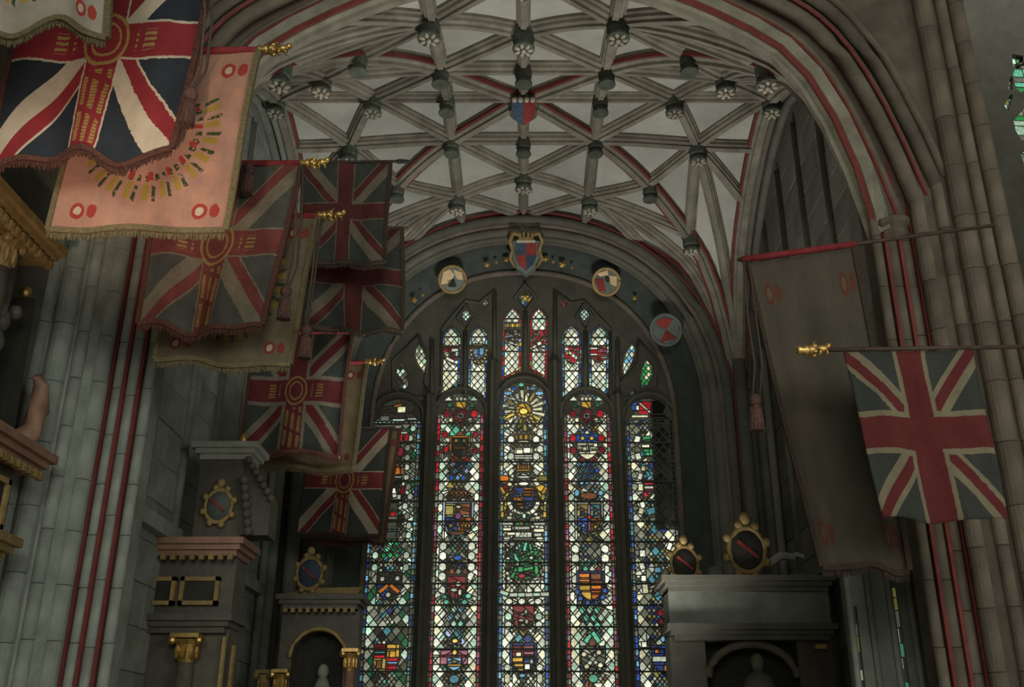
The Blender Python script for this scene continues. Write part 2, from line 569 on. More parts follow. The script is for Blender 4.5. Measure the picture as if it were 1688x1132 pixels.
roundel('heraldic_roundel', 'white and black painted roundel, lamplit, on the arch left of the crowned shield', 745, 460, .27, 'gold')
roundel('heraldic_roundel', 'white, red and black painted roundel on the arch right of the crowned shield', 1000, 464, .27, 'quarter')
roundel('heraldic_roundel', 'grey roundel with two red triangles at the window arch, lowest on its right side', 1099, 543, .30, 'red')

c = W(867, 420, 18.0)
t = thing('carved_shield', 'crowned red and blue coat of arms with gilded mantling at the arch apex', 'coat of arms', tuple(c))
tl = .55
t.scale = (.9, .9, .9)


def SP(x, z, d=0.0):
    return Vector((x, -d - z * tl - .06, z))


SH = [(-.24, .20), (.24, .20), (.24, -.05), (.16, -.22), (0, -.33), (-.16, -.22), (-.24, -.05)]
MB().prism([SP(x * 1.35, z * 1.25) for x, z in SH], (0, .16, 0)).obj('backing', M['hgreen'], t)
for quad, m in (([(-.24, .2), (0, .2), (0, -.04), (-.24, -.04)], 'hblue'), ([(0, .2), (.24, .2), (.24, -.04), (0, -.04)], 'hred'),
                ([(-.24, -.04), (0, -.04), (0, -.33), (-.16, -.22)], 'hred'), ([(0, -.04), (.24, -.04), (.16, -.22), (0, -.33)], 'hblue')):
    MB().prism([SP(x, z, .03) for x, z in quad], (0, .05, 0)).obj('shield_quarter', M[m], t)
mb = MB()
for sg in (-1, 1):
    mb.tube([SP(sg * .10, .34, .05), SP(sg * .30, .38, .05), SP(sg * .36, .22, .04), SP(sg * .30, .05, .04), SP(sg * .36, -.12, .04), SP(sg * .24, -.28, .03)], [.05, .06, .055, .05, .045, .03], 7)
mb.obj('mantling', M['oldgold'], t, smooth=True)
mb = MB().box(SP(0, .26, .06), (.34, .08, .07))
for x in (-.14, -.05, .05, .14):
    mb.ell(SP(x, .36, .06), (.035, .03, .07), 6, 5)
mb.obj('crown', M['oldgold'], t)
MB().box(SP(0, .215, .06), (.42, .05, .045)).obj('crown_band', M['hwhite'], t)

# side walls: recessed upper panels under the wall ribs, ashlar, slender blind mullions, corner shafts
stone_me = {}


def block(w, d, h, m):
    k = (round(w, 2), round(d, 2), round(h, 2), m)
    if k not in stone_me:
        b = .008
        mb = MB()
        vs = [(-w / 2, d / 2, -h / 2), (w / 2, d / 2, -h / 2), (w / 2, d / 2, h / 2), (-w / 2, d / 2, h / 2),
              (-w / 2, -d / 2 + b, -h / 2), (w / 2, -d / 2 + b, -h / 2), (w / 2, -d / 2 + b, h / 2), (-w / 2, -d / 2 + b, h / 2),
              (-w / 2 + b, -d / 2, -h / 2 + b), (w / 2 - b, -d / 2, -h / 2 + b), (w / 2 - b, -d / 2, h / 2 - b), (-w / 2 + b, -d / 2, h / 2 - b)]
        fs = [(0, 1, 2, 3)]
        for a in range(4):
            a2 = (a + 1) % 4
            fs += [(a, a2, 4 + a2, 4 + a), (4 + a, 4 + a2, 8 + a2, 8 + a)]
        fs.append((8, 9, 10, 11))
        stone_me[k] = mb.add(vs, fs).mesh('stone', M[m])
    return stone_me[k]


for sx, side in ((-1, 'left'), (1, 'right')):
    wl = thing('wall_' + side, 'dim ' + ('grey' if sx < 0 else 'dark') + ' ashlar side wall of the transept on the ' + side, 'wall', kind='structure')
    XB = 4.62
    m = 'pier' if sx < 0 else 'dark'  # right wall's shade is put into a darker stone colour
    MB().box((sx * (XB + .35), 14.0, 6.6), (.5, 8.4, 13.2)).obj('wall_core', M['dark'], wl)
    row = 0
    z = 0.25
    while z < 12.0:
        off = (row % 2) * .5
        y = 10.2 - off
        while y < 18:
            w = 1.0
            o = link('stone', block(w - .005, .2, .494, m), wl)
            o.location = (sx * (XB + .02 + R.uniform(-.006, .006)), y + .5, z)
            o.rotation_euler = (0, 0, -sx * PI / 2)
            y += w
        z += .5
        row += 1
    # slender blind mullions
    for y in (11.6, 12.8, 14.0, 15.2, 16.4):
        MB().tube([(sx * 4.52, y, 4.2), (sx * 4.52, y, 11.4 - .12 * (y - 14) ** 2)], .06, 6).obj('blind_mullion', M[m], wl, smooth=True)
    MB().box((sx * 4.5, 14, 4.2), (.2, 7.6, .18)).obj('string_course', M[m], wl)
    # soffit of the wall arch
    mb = MB()
    pa = []
    for i in range(41):
        v = -1 + 2 * i / 40
        pa.append(VP(sx * 1.0, v))
    vs = [(q.x - sx * .1, q.y, q.z) for q in pa] + [(sx * 4.75, q.y, q.z - .05) for q in pa] + [(q.x - sx * .1, q.y, q.z + .6) for q in pa]
    mb.add(vs, [(i, i + 1, 42 + i, 41 + i) for i in range(40)] + [(82 + i, 83 + i, i + 1, i) for i in range(40)])
    mb.obj('wall_arch', M[m], wl)
    for off, rr in ((0.0, .09), (.16, .06), (.30, .08)):
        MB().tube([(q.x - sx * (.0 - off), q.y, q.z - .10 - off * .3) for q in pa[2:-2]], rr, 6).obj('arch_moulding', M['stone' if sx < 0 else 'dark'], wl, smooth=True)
    # corner shafts at the far end
    for (x, y, r) in ((4.12, 17.75, .13), (3.88, 17.9, .09), (3.66, 17.95, .12), (4.4, 17.5, .10), (4.45, 17.2, .07)):
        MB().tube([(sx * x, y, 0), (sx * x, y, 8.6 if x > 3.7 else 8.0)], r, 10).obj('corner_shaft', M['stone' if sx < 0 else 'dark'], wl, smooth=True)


# compound piers at the near corners: shafts of stone drums and three red lines
def half_drum(r, h, m):
    k = ('d', r, round(h, 2), m)
    if k not in stone_me:
        mb = MB()
        b = .006
        n = 9
        vs = []
        for rr, zz in ((r - b, -h / 2), (r, -h / 2 + b), (r, h / 2 - b), (r - b, h / 2)):
            vs += [(rr * math.cos(PI + PI * i / (n - 1)), rr * math.sin(PI + PI * i / (n - 1)), zz) for i in range(n)]
        fs = [(j * n + i, j * n + i + 1, (j + 1) * n + i + 1, (j + 1) * n + i) for j in range(3) for i in range(n - 1)]
        fs += [tuple(range(n)), tuple(3 * n + i for i in range(n - 1, -1, -1)), tuple([0, n, 2 * n, 3 * n]), tuple([n - 1, 4 * n - 1, 3 * n - 1, 2 * n - 1])]
        stone_me[k] = mb.add(vs, fs).mesh('stone', M[m], smooth=False)
    return stone_me[k]


for sx, side in ((-1, 'left'), (1, 'right')):
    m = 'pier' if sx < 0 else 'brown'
    pr = thing('stone_pier', ('pale grey clustered stone pier with three red painted lines behind the left-hand flags' if sx < 0 else
                              'brown clustered stone pier with three red painted lines behind the right-hand flags'), 'pier', kind='structure')
    # core
    core = [(3.98, 10.25), (3.98, 9.98), (4.38, 9.98), (4.38, 9.7), (4.9, 9.45), (5.18, 9.36), (5.24, 9.5), (5.24, 10.3), (4.6, 10.6)]
    MB().prism([(sx * x, y + .06, 0) for x, y in core], (0, 0, 14)).obj('pier_core', M[m], pr)
    # (x, y, r, top)
    shafts = [(4.00, 9.98, .055, 8.1), (4.16, 9.99, .07, 8.1), (4.31, 9.96, .06, 8.1), (4.46, 9.80, .10, 7.3), (4.64, 9.66, .07, 7.5), (4.82, 9.56, .11, 14),
              (5.00, 9.48, .07, 14), (5.15, 9.42, .09, 14)]
    for x, y, r, top in shafts:
        sf = link('shaft', None, pr)
        sf.location = (sx * x, y, 0)
        h = R.choice((.52, .58, .64))
        z = h / 2
        while z < top:
            o = link('stone', half_drum(r, h - .004, m), sf)
            o.location = (R.uniform(-.003, .003), R.uniform(-.003, .003), z)
            z += h
    for x, y in ((4.08, 9.945), (4.235, 9.935), (4.375, 9.90)):
        MB().box((sx * x, y - .01, 4.0), (.035, .05, 8.0)).obj('painted_line', M['redp'], pr, label='dull red line painted up the pier')
    mb = MB()
    mb.lathe([(.12, 0), (.18, .06), (.16, .12), (.22, .18), (.22, .24)], (sx * 4.22, 10.0, 6.98), 10)
    mb.obj('capital', M[m], pr)

# transverse arch towards the crossing, with red lines
ta = thing('trim_2', 'broad moulded stone arch between the piers, edged with red lines', 'arch', kind='structure')
pa = [VP(-1 + 2 * i / 60, -1) for i in range(61)]


def order(X, y):
    """the arch line carried out to an order that lands on the shaft at (X, y)"""
    return [Vector((q.x * X / AX, y, q.z + (X - AX) * .9)) for q in pa]


for X, y, r, mt in ((4.20, 9.93, .07, 'brown'), (4.31, 9.95, .06, 'brown'), (4.46, 9.80, .10, 'brown'), (4.56, 9.73, .04, 'brown'), (4.64, 9.66, .08, 'brown'), (4.74, 9.61, .05, 'brown')):
    MB().tube(order(X, y), r, 8).obj('arch_moulding', M[mt], ta, smooth=True)
for X, y in ((4.25, 9.875), (4.53, 9.69)):
    MB().tube(order(X, y), .022, 6).obj('painted_line', M['redp'], ta, label='dull red line painted along the arch')
rows = [order(4.12, 10.05), order(4.26, 9.98), order(4.38, 9.90), order(4.55, 9.78), order(4.82, 9.64)]
rows.append([Vector((q.x, 9.64, 14.5)) for q in rows[-1]])
vs = [q for r_ in rows for q in r_]
MB().add(vs, [(j * 61 + i, j * 61 + i + 1, (j + 1) * 61 + i + 1, (j + 1) * 61 + i) for j in range(5) for i in range(60)]).obj('arch_ring', M['brown'], ta)

# the rest of the church, so that the interior is closed
MB().box((-5.15, 2.0, 7), (.3, 15.2, 14)).obj('wall_side_left', M['dark'], kind='structure', label='dark aisle wall behind the near monument', category='wall')
MB().box((12, 0, 7), (.3, 32, 14)).obj('wall_side_right', M['dark'], kind='structure', label='far aisle wall hidden behind the right pier', category='wall')
MB().box((3, -16, 7), (30, .3, 14)).obj('wall_near', M['stone'], kind='structure', label='church wall behind the viewer', category='wall')
MB().box((2, -3, 14.1), (32, 27, .2)).obj('wall_roof', M['stone'], kind='structure', label='plain roof over the crossing above the frame', category='roof')
MB().box((0, 14.5, 13.4), (14, 11, .3)).obj('roof_deck', M['dark'], kind='structure', label='roof hidden above the star vault', category='roof')

# ------------------------------------------------------------------ stained glass
YT = 18.62


def clip(P, a, b, keep=1):
    """keep the part of convex P on the left of a->b (keep=1) or on the right (keep=-1)"""
    out = []
    n = len(P)
    dx, dy = b[0] - a[0], b[1] - a[1]
    for i in range(n):
        p, q = P[i], P[(i + 1) % n]
        sp = keep * (dx * (p[1] - a[1]) - dy * (p[0] - a[0]))
        sq = keep * (dx * (q[1] - a[1]) - dy * (q[0] - a[0]))
        if sp >= 0:
            out.append(p)
        if (sp > 0 and sq < 0) or (sp < 0 and sq > 0):
            t = sp / (sp - sq)
            out.append((p[0] + t * (q[0] - p[0]), p[1] + t * (q[1] - p[1])))
    return out if len(out) >= 3 else []


def parea(P):
    return .5 * sum(P[i][0] * P[(i + 1) % len(P)][1] - P[(i + 1) % len(P)][0] * P[i][1] for i in range(len(P)))


def ccw(P):
    return list(P) if parea(P) > 0 else list(reversed(P))


def inter(P, Q):
    for i in range(len(Q)):
        P = clip(P, Q[i], Q[(i + 1) % len(Q)])
        if not P:
            return []
    return P


def minus(P, Q):
    out = []
    for i in range(len(Q)):
        o = clip(P, Q[i], Q[(i + 1) % len(Q)], -1)
        if o and abs(parea(o)) > 2e-5:
            out.append(o)
        P = clip(P, Q[i], Q[(i + 1) % len(Q)])
        if not P:
            break
    return out


def bbox(P):
    xs, zs = [p[0] for p in P], [p[1] for p in P]
    return min(xs), min(zs), max(xs), max(zs)


class Light:
    """one light of the window, built from leaded pieces in the plane (x, z)"""

    def __init__(self, outline):
        self.o = ccw(outline)
        self.p = []

    def lay(self, poly, col):
        poly = inter(ccw(poly), self.o)
        if not poly or parea(poly) < 1.5e-4:
            return
        x0, z0, x1, z1 = bbox(poly)
        new = []
        for P, c in self.p:
            a0, b0, a1, b1 = bbox(P)
            if a1 <= x0 or a0 >= x1 or b1 <= z0 or b0 >= z1:
                new.append((P, c))
            else:
                new += [(q, c) for q in minus(P, poly)]
        new.append((poly, col))
        self.p = new

    def base(self, poly, col):
        poly = inter(ccw(poly), self.o)
        if poly and parea(poly) > 1.5e-4:
            self.p.append((poly, col))


def inset(P, d):
    n = len(P)
    Q = P
    for i in range(n):
        a, b = P[i], P[(i + 1) % n]
        l = math.hypot(b[0] - a[0], b[1] - a[1])
        if l < 1e-6:
            continue
        nx, nz = -(b[1] - a[1]) / l * d, (b[0] - a[0]) / l * d
        Q = clip(Q, (a[0] + nx, a[1] + nz), (b[0] + nx, b[1] + nz))
        if not Q:
            return []
    return Q


def finish(lt, parent, y=YT, lead=.0095, cap=285):
    """cut panes and lead from the layout"""
    pcs = []
    lm = MB()
    for P, c in lt.p:
        if parea(P) < 2.2e-4:
            q = []
        else:
            q = inset(P, lead)
        if len(q) < 3 or parea(q) < 6e-5:
            lm.prism([(x, y - .006, z) for x, z in P], (0, .012, 0))
            continue
        pcs.append((parea(q), q, c))
        for i in range(len(P)):                        # lead along every edge of the piece
            a, b = P[i], P[(i + 1) % len(P)]
            l = math.hypot(b[0] - a[0], b[1] - a[1])
            if l < .004:
                continue
            nx, nz = -(b[1] - a[1]) / l * lead * 1.08, (b[0] - a[0]) / l * lead * 1.08
            lm.add([(a[0], y - .008, a[1]), (b[0], y - .008, b[1]), (b[0] + nx, y - .006, b[1] + nz), (a[0] + nx, y - .006, a[1] + nz),
                    (b[0] + nx, y + .006, b[1] + nz), (a[0] + nx, y + .006, a[1] + nz)], [(0, 1, 2, 3), (3, 2, 4, 5)])
    pcs.sort(key=lambda t: -t[0])
    for ar, q, c in pcs[:cap]:
        cx = sum(p[0] for p in q) / len(q)
        cz = sum(p[1] for p in q) / len(q)
        o = MB().prism([(x - cx, -.003, z - cz) for x, z in q], (0, .006, 0)).obj('pane', G[c], parent)
        o.location = (cx, y, cz)
    rest = pcs[cap:]
    if rest:
        cols = sorted({c for _, _, c in rest})
        mb = MB()
        idx = []
        for _, q, c in rest:
            n0 = len(mb.f)
            mb.prism([(x, y - .003, z) for x, z in q], (0, .006, 0))
            idx += [cols.index(c)] * (len(mb.f) - n0)
        me = mb.mesh('small_panes', [G[c] for c in cols])
        me.polygons.foreach_set('material_index', idx)
        link('small_panes', me, parent, kind='stuff')
    me = bpy.data.meshes.new('leading')
    me.from_pydata(lm.v, [], lm.f)
    me.materials.append(M['lead'])
    link('leading', me, parent, kind='stuff')


def ZY(py):                                            # height of a photograph row in the plane of the glass
    return W(PX, py, YT).z


def XY(px, py):
    w = W(px, py, YT)
    return (w.x, w.z)


def lattice(lt, x0, z0, x1, z1, cx, pick, dx=.17, dz=.205, split=None):
    win = [(x0, z0), (x1, z0), (x1, z1), (x0, z1)]
    i0, i1 = int((x0 - cx) / dx * 2) - 2, int((x1 - cx) / dx * 2) + 2
    j0, j1 = int(z0 / dz * 2) - 2, int(z1 / dz * 2) + 2
    for j in range(j0, j1 + 1):
        for i in range(i0, i1 + 1):
            if (i + j) % 2:
                continue
            x, z = cx + i * dx / 2, j * dz / 2
            dm = [(x, z - dz / 2), (x + dx / 2, z), (x, z + dz / 2), (x - dx / 2, z)]
            d = inter(dm, win)
            if not d:
                continue
            sp = split(x - cx, z) if split else 0
            if sp:
                for sxx, szz in ((0, .25), (0, -.25), (.25, 0), (-.25, 0)):
                    dd = inter([(x + sxx * dx, z + szz * dz - dz / 4), (x + sxx * dx + dx / 4, z + szz * dz), (x + sxx * dx, z + szz * dz + dz / 4), (x + sxx * dx - dx / 4, z + szz * dz)], win)
                    if dd:
                        lt.base(dd, pick(x - cx, z, 1))
            else:
                lt.base(d, pick(x - cx, z, 0))


def ell2(cx, cz, rx, rz, n=10, a0=0.0):
    return [(cx + rx * math.cos(a0 + 2 * PI * i / n), cz + rz * math.sin(a0 + 2 * PI * i / n)) for i in range(n)]


def rect(cx, cz, w, h, a=0.0):
    c, s = math.cos(a), math.sin(a)
    return [(cx + x * c - z * s, cz + x * s + z * c) for x, z in ((-w / 2, -h / 2), (w / 2, -h / 2), (w / 2, h / 2), (-w / 2, h / 2))]


def shield(cx, cz, w, h):
    return [(cx + x * w, cz + z * h) for x, z in ((-.5, .5), (-.5, -.08), (-.38, -.30), (-.18, -.44), (0, -.5), (.18, -.44), (.38, -.30), (.5, -.08), (.5, .5))]


def head(x0, x1, z0, zs, zt, n=9):
    cx, hw = (x0 + x1) / 2, (x1 - x0) / 2
    P = [(x0, z0), (x1, z0)]
    for i in range(n + 1):
        a = PI * i / n
        P.append((cx + hw * math.cos(a), zs + (zt - zs) * math.sin(a) ** .85))
    return P


windows = 0


def window(label):
    global windows
    windows += 1
    return thing('window_%d' % windows, label, 'window', kind='structure')


LX = [-2.47, -1.235, 0.0, 1.24, 2.46]
HW = .475
ZB = .55 + EYE
zs_ = [ZY(700), ZY(692), ZY(668), ZY(692), ZY(700)]
zt_ = [ZY(655), ZY(646), ZY(628), ZY(646), ZY(655)]
BORD = [(('teal', 'navy', 'faint', 'dim', 'sky', 'faint'), ('teal', 'faint', 'navy', 'faint')),
        (('red', 'wine', 'dim', 'red', 'faint', 'pink', 'wine'), ('red', 'wine', 'dim', 'mauve', 'dim')),
        (('sky', 'teal', 'blue', 'navy', 'teal', 'grey', 'navy'), ('teal', 'navy', 'sky', 'dim')),
        (('red', 'wine', 'dim', 'mauve', 'pink', 'red', 'dim'), ('wine', 'red', 'dim', 'brown', 'dim')),
        (('blue', 'sky', 'teal', 'dim', 'navy', 'blue', 'faint'), ('teal', 'faint', 'navy', 'dim'))]
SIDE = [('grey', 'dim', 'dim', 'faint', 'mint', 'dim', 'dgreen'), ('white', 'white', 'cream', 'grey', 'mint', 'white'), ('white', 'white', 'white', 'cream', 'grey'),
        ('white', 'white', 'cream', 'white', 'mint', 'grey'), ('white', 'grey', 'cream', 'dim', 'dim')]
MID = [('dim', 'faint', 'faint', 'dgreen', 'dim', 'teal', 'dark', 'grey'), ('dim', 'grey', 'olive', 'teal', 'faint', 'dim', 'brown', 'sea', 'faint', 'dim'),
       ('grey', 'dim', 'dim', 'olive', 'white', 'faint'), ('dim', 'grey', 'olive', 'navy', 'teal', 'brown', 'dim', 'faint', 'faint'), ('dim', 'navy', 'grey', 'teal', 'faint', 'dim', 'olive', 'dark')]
LABELS = ['dim greenish stained-glass light behind the flags, leftmost of the five tall lights',
          'tall red-bordered stained-glass light with a dark shield framed in orange',
          'tall central stained-glass light with a golden sun at its head and a green dragon',
          'tall red-bordered stained-glass light whose blue shield bears two gold stars',
          'blue-bordered stained-glass light by the dark right jamb, rightmost of the five tall lights']
lights = []
for k in range(5):
    cx = LX[k]
    lt = Light(head(cx - HW, cx + HW, ZB, zs_[k], zt_[k]))
    bw = .085
    # border pieces
    z = ZB
    n = 0
    cs = BORD[k]
    while z < zt_[k] - .1:
        h = R.uniform(.085, .125)
        for sg in (-1, 1):
            mid = R.uniform(.6, 1.0)
            lt.base([(cx + sg * HW, z), (cx + sg * HW, z + h), (cx + sg * (HW - .025), z + h), (cx + sg * (HW - .025), z)], R.choice(('dim', 'grey', 'faint', cs[1][0])))
            lt.base([(cx + sg * (HW - .025), z), (cx + sg * (HW - .025), z + h), (cx + sg * (HW - bw), z + h), (cx + sg * (HW - bw), z)], R.choice(cs[0] if R.random() < .75 else cs[1]))
        z += h
        n += 1

    def pick(u, z, sm, k=k):
        if sm:
            return R.choice(MID[k])
        if abs(u) < .19 and R.random() < .85:
            return R.choice(MID[k])
        c = R.choice(SIDE[k])
        return c
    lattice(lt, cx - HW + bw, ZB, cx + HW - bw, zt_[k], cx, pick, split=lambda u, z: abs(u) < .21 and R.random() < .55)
    lights.append(lt)


def S(k, py, du=0.0):
    """centre of a design element in light k at photograph row py"""
    return LX[k] + du, ZY(py)


PXM = 1 / 90.0                                          # metres per photograph pixel in this plane


def blob(k, u, py, w, h, col, n=8):
    x, z = S(k, py, u * PXM)
    lights[k].lay(ell2(x, z, w * PXM / 2, h * PXM / 2, n, PI / n), col)


def bar(k, u, py, w, h, col, a=0.0):
    x, z = S(k, py, u * PXM)
    lights[k].lay(rect(x, z, w * PXM, h * PXM, a), col)


def shd(k, u, py, w, h, col):
    x, z = S(k, py, u * PXM)
    lights[k].lay(shield(x, z, w * PXM, h * PXM), col)


def quarters(k, u, py, w, h, cols, edge=None):
    if edge:
        shd(k, u, py, w + 8, h + 8, edge)
    x, z = S(k, py, u * PXM)
    P = ccw(shield(x, z, w * PXM, h * PXM))
    zc = z + .06 * h * PXM
    big = 3
    for q, c in zip(([(x - big, zc), (x, zc), (x, zc + big), (x - big, zc + big)], [(x, zc), (x + big, zc), (x + big, zc + big), (x, zc + big)],
                     [(x - big, zc - big), (x, zc - big), (x, zc), (x - big, zc)], [(x, zc - big), (x + big, zc - big), (x + big, zc), (x, zc)]), cols):
        pp = inter(P, q)
        if pp:
            lights[k].lay(pp, c)


def diamonds(k, u, py, nw, nh, cols, w=11, h=13):
    for j in range(nh):
        for i in range(nw):
            x, z = S(k, py + (j - (nh - 1) / 2) * h, (u + (i - (nw - 1) / 2 + (j % 2) * .5 - .25) * w) * PXM)
            lights[k].lay([(x, z - h * PXM * .55), (x + w * PXM * .5, z), (x, z + h * PXM * .55), (x - w * PXM * .5, z)], R.choice(cols))


# lights two and four: crowned roses, shields and badges
for k in (1, 3):
    for sg in (-1, 1):
        bar(k, sg * 22, 672, 26, 26, 'faint')
        blob(k, sg * 24, 682, 13, 15, 'wine' if sg < 0 else 'red')
        blob(k, sg * 17, 692, 9, 9, 'cream')
        blob(k, sg * 20, 667, 9, 10, 'dgreen')
    bar(k, 0, 667, 17, 12, 'amber')
    for u in (-7, 0, 7):
        blob(k, u, 657, 7, 8, 'cream')
    blob(k, 0, 685, 29, 29, 'grey', 10)
    blob(k, 0, 685, 25, 25, 'wine', 10)
    blob(k, 0, 685, 13, 13, 'grey', 6)
    blob(k, 0, 685, 5, 5, 'dark', 6)
# light two
for u in (-27, 27):
    for py in (716, 742):
        blob(1, u, py, 11, 13, 'red' if u < 0 else 'wine')
for u in (-10, 10):
    blob(1, u, 757, 14, 11, 'red')
blob(1, -24, 740, 9, 12, 'red')
shd(1, 0, 738, 36, 44, 'orange')
shd(1, 0, 738, 29, 37, 'dark')
blob(1, -7, 726, 7, 8, 'amber', 6)
blob(1, 7, 726, 7, 8, 'olive', 6)
bar(1, 0, 738, 22, 3, 'brown')
diamonds(1, 0, 776, 3, 3, ('blue', 'sky', 'navy', 'lilac'), 10, 11)
blob(1, 0, 813, 38, 15, 'brown', 10)
for u in (-12, -4, 4, 12):
    blob(1, u, 812, 5, 8, 'orange', 6)
quarters(1, 0, 856, 45, 56, ('olive', 'brown', 'navy', 'orange'), 'lilac')
bar(1, 0, 850, 4, 36, 'pink')
bar(1, -14, 850, 12, 3, 'white')
bar(1, 14, 850, 12, 3, 'white')
blob(1, 0, 850, 11, 13, 'mauve')
blob(1, 0, 835, 11, 6, 'cream', 6)
for u in (7, 13, 19):
    blob(1, u, 866, 5, 8, 'amber', 6)
blob(1, -12, 866, 8, 8, 'olive', 6)
bar(1, 0, 878, 24, 6, 'brown')
blob(1, 1, 919, 15, 9, 'blue')
diamonds(1, 0, 936, 3, 2, ('brown', 'navy', 'dim'), 11, 11)
for u in (-24, 24):
    for py in (900, 916, 934, 950):
        blob(1, u, py, 14, 16, 'white', 6)
shd(1, 0, 968, 36, 42, 'dim')
shd(1, 0, 968, 31, 37, 'wine')
blob(1, 3, 962, 11, 10, 'cream', 6)
blob(1, -4, 972, 13, 7, 'grey', 6)
blob(1, 6, 976, 7, 12, 'cream', 6)
for u, py in ((-20, 984), (20, 982), (-16, 992), (14, 992)):
    blob(1, u, py, 11, 9, 'sea', 6)
diamonds(1, 0, 1016, 3, 3, ('sea', 'sky', 'dim', 'mint'), 11, 12)
diamonds(1, 0, 1050, 2, 2, ('sky', 'teal', 'lilac'), 14, 14)
bar(1, 0, 1060, 20, 5, 'mauve')
blob(1, 0, 1056, 11, 8, 'yellow', 6)
bar(1, -1, 1083, 44, 22, 'pink')
bar(1, -1, 1083, 4, 24, 'red')
bar(1, -1, 1081, 46, 3, 'red')
blob(1, 0, 1075, 9, 9, 'yellow', 6)
shd(1, 0, 1094, 24, 20, 'sky')
bar(1, 0, 1096, 22, 4, 'amber')
blob(1, 0, 1090, 10, 6, 'olive', 6)
blob(1, 0, 1119, 17, 14, 'teal', 10)
# light four
for u in (-25, 25):
    for py in (722, 742):
        blob(3, u, py, 12, 14, 'red' if py < 730 else 'wine')
for u in (-9, 9):
    blob(3, u, 757, 11, 9, 'red', 6)
shd(3, 0, 737, 36, 44, 'cream')
bar(3, 0, 722, 38, 15, 'blue')
for u in (-8, 8):
    blob(3, u, 722, 9, 9, 'yellow' if u < 0 else 'amber', 5)
bar(3, -6, 735, 9, 3, 'dim')
bar(3, 6, 735, 9, 3, 'dim')
bar(3, 0, 746, 7, 4, 'grey')
bar(3, 0, 738, 3, 10, 'grey')
bar(3, -12, 741, 7, 3, 'olive')
bar(3, 12, 741, 7, 3, 'olive')
diamonds(3, 0, 780, 4, 4, ('sky', 'sky', 'blue', 'lilac', 'teal'), 9, 10)
blob(3, 0, 817, 30, 12, 'brown', 10)
blob(3, -20, 812, 10, 14, 'sky', 6)
blob(3, 21, 812, 10, 11, 'sky', 6)
quarters(3, 0, 855, 41, 50, ('olive', 'teal', 'blue', 'brown'), 'dim')
bar(3, 0, 853, 4, 46, 'pink')
bar(3, 0, 852, 38, 3, 'grey')
blob(3, 0, 852, 8, 8, 'red', 6)
for u, py, c in ((-12, 840, 'brown'), (11, 840, 'brown'), (-10, 866, 'sky'), (10, 868, 'amber'), (-11, 846, 'navy'), (12, 846, 'olive')):
    blob(3, u, py, 7, 7, c, 6)
for u in (-25, 25):
    for py in (905, 920, 938, 955):
        blob(3, u, py, 15, 17, 'white', 6)
diamonds(3, 0, 932, 3, 2, ('sea', 'wine', 'grey'), 11, 11)
quarters(3, 0, 967, 39, 44, ('orange', 'brown', 'amber', 'orange'), 'navy')
for u, py in ((-9, 953), (-9, 960), (10, 956), (10, 972), (-8, 974), (8, 978)):
    bar(3, u, py, 14, 2.6, 'amber' if u < 0 else 'red')
for u, py in ((-23, 975), (23, 973), (-18, 986), (19, 984), (-6, 993), (7, 994)):
    blob(3, u, py, 9, 9, 'blue', 6)
diamonds(3, 0, 1018, 3, 3, ('sea', 'mint', 'sea', 'grey'), 12, 13)
bar(3, -6, 1050, 8, 20, 'sea', -.6)
bar(3, 6, 1050, 8, 20, 'sea', .6)
shd(3, 0, 1085, 42, 38, 'faint')
for a in (.7, -.7):
    bar(3, 0, 1086, 7, 42, 'grey', a)
for u, py in ((-14, 1078), (10, 1075), (-10, 1098), (12, 1096)):
    blob(3, u, py, 10, 9, 'cream', 6)
blob(3, 0, 1118, 16, 14, 'sea', 8)
# light three: sun, crowns, royal arms, scroll, dragon
k = 2
x, z = S(2, 676)
for i in range(20):
    a = 2 * PI * i / 20 + .08
    r1 = .43 if i % 2 else .38
    ca, sa = math.cos(a), math.sin(a)
    wd2 = .042
    lights[2].lay([(x + ca * .14 - sa * wd2 * .6, z + sa * .14 + ca * wd2 * .6), (x + ca * .14 + sa * wd2 * .6, z + sa * .14 - ca * wd2 * .6),
                   (x + ca * r1 + sa * wd2, z + sa * r1 - ca * wd2), (x + ca * r1 - sa * wd2, z + sa * r1 + ca * wd2)], R.choice(('cream', 'olive', 'grey', 'yellow', 'cream')))
lights[2].lay(ell2(x, z, .155, .155, 12), 'amber')
lights[2].lay(ell2(x, z - .02, .09, .07, 8), 'yellow')
for u in (-28, 28):
    blob(2, u, 648, 17, 9, 'sky', 6)
    blob(2, u * .6, 640, 13, 8, 'blue' if u < 0 else 'teal', 6)
blob(2, -4, 634, 11, 9, 'sea', 6)
bar(2, 0, 720, 28, 11, 'amber')
for u in (-9, 0, 9):
    bar(2, u, 720, 3, 9, 'brown')
blob(2, 0, 728, 26, 5, 'cream', 8)
bar(2, 0, 747, 32, 20, 'white')
bar(2, -7, 744, 12, 8, 'cream')
bar(2, 6, 742, 13, 10, 'white')
bar(2, 8, 751, 14, 4, 'grey')
for u in (-25, 25):
    for py in (713, 724, 740, 752):
        blob(2, u + (4 if py in (713, 740) else -3) * (1 if u > 0 else -1), py, 13, 15, 'white', 6)
blob(2, 0, 772, 30, 17, 'brown', 10)
for u in (-9, 0, 9):
    bar(2, u, 772, 3.4, 14, 'amber')
bar(2, 0, 775, 22, 3.4, 'amber')
blob(2, 0, 786, 26, 5, 'white', 8)
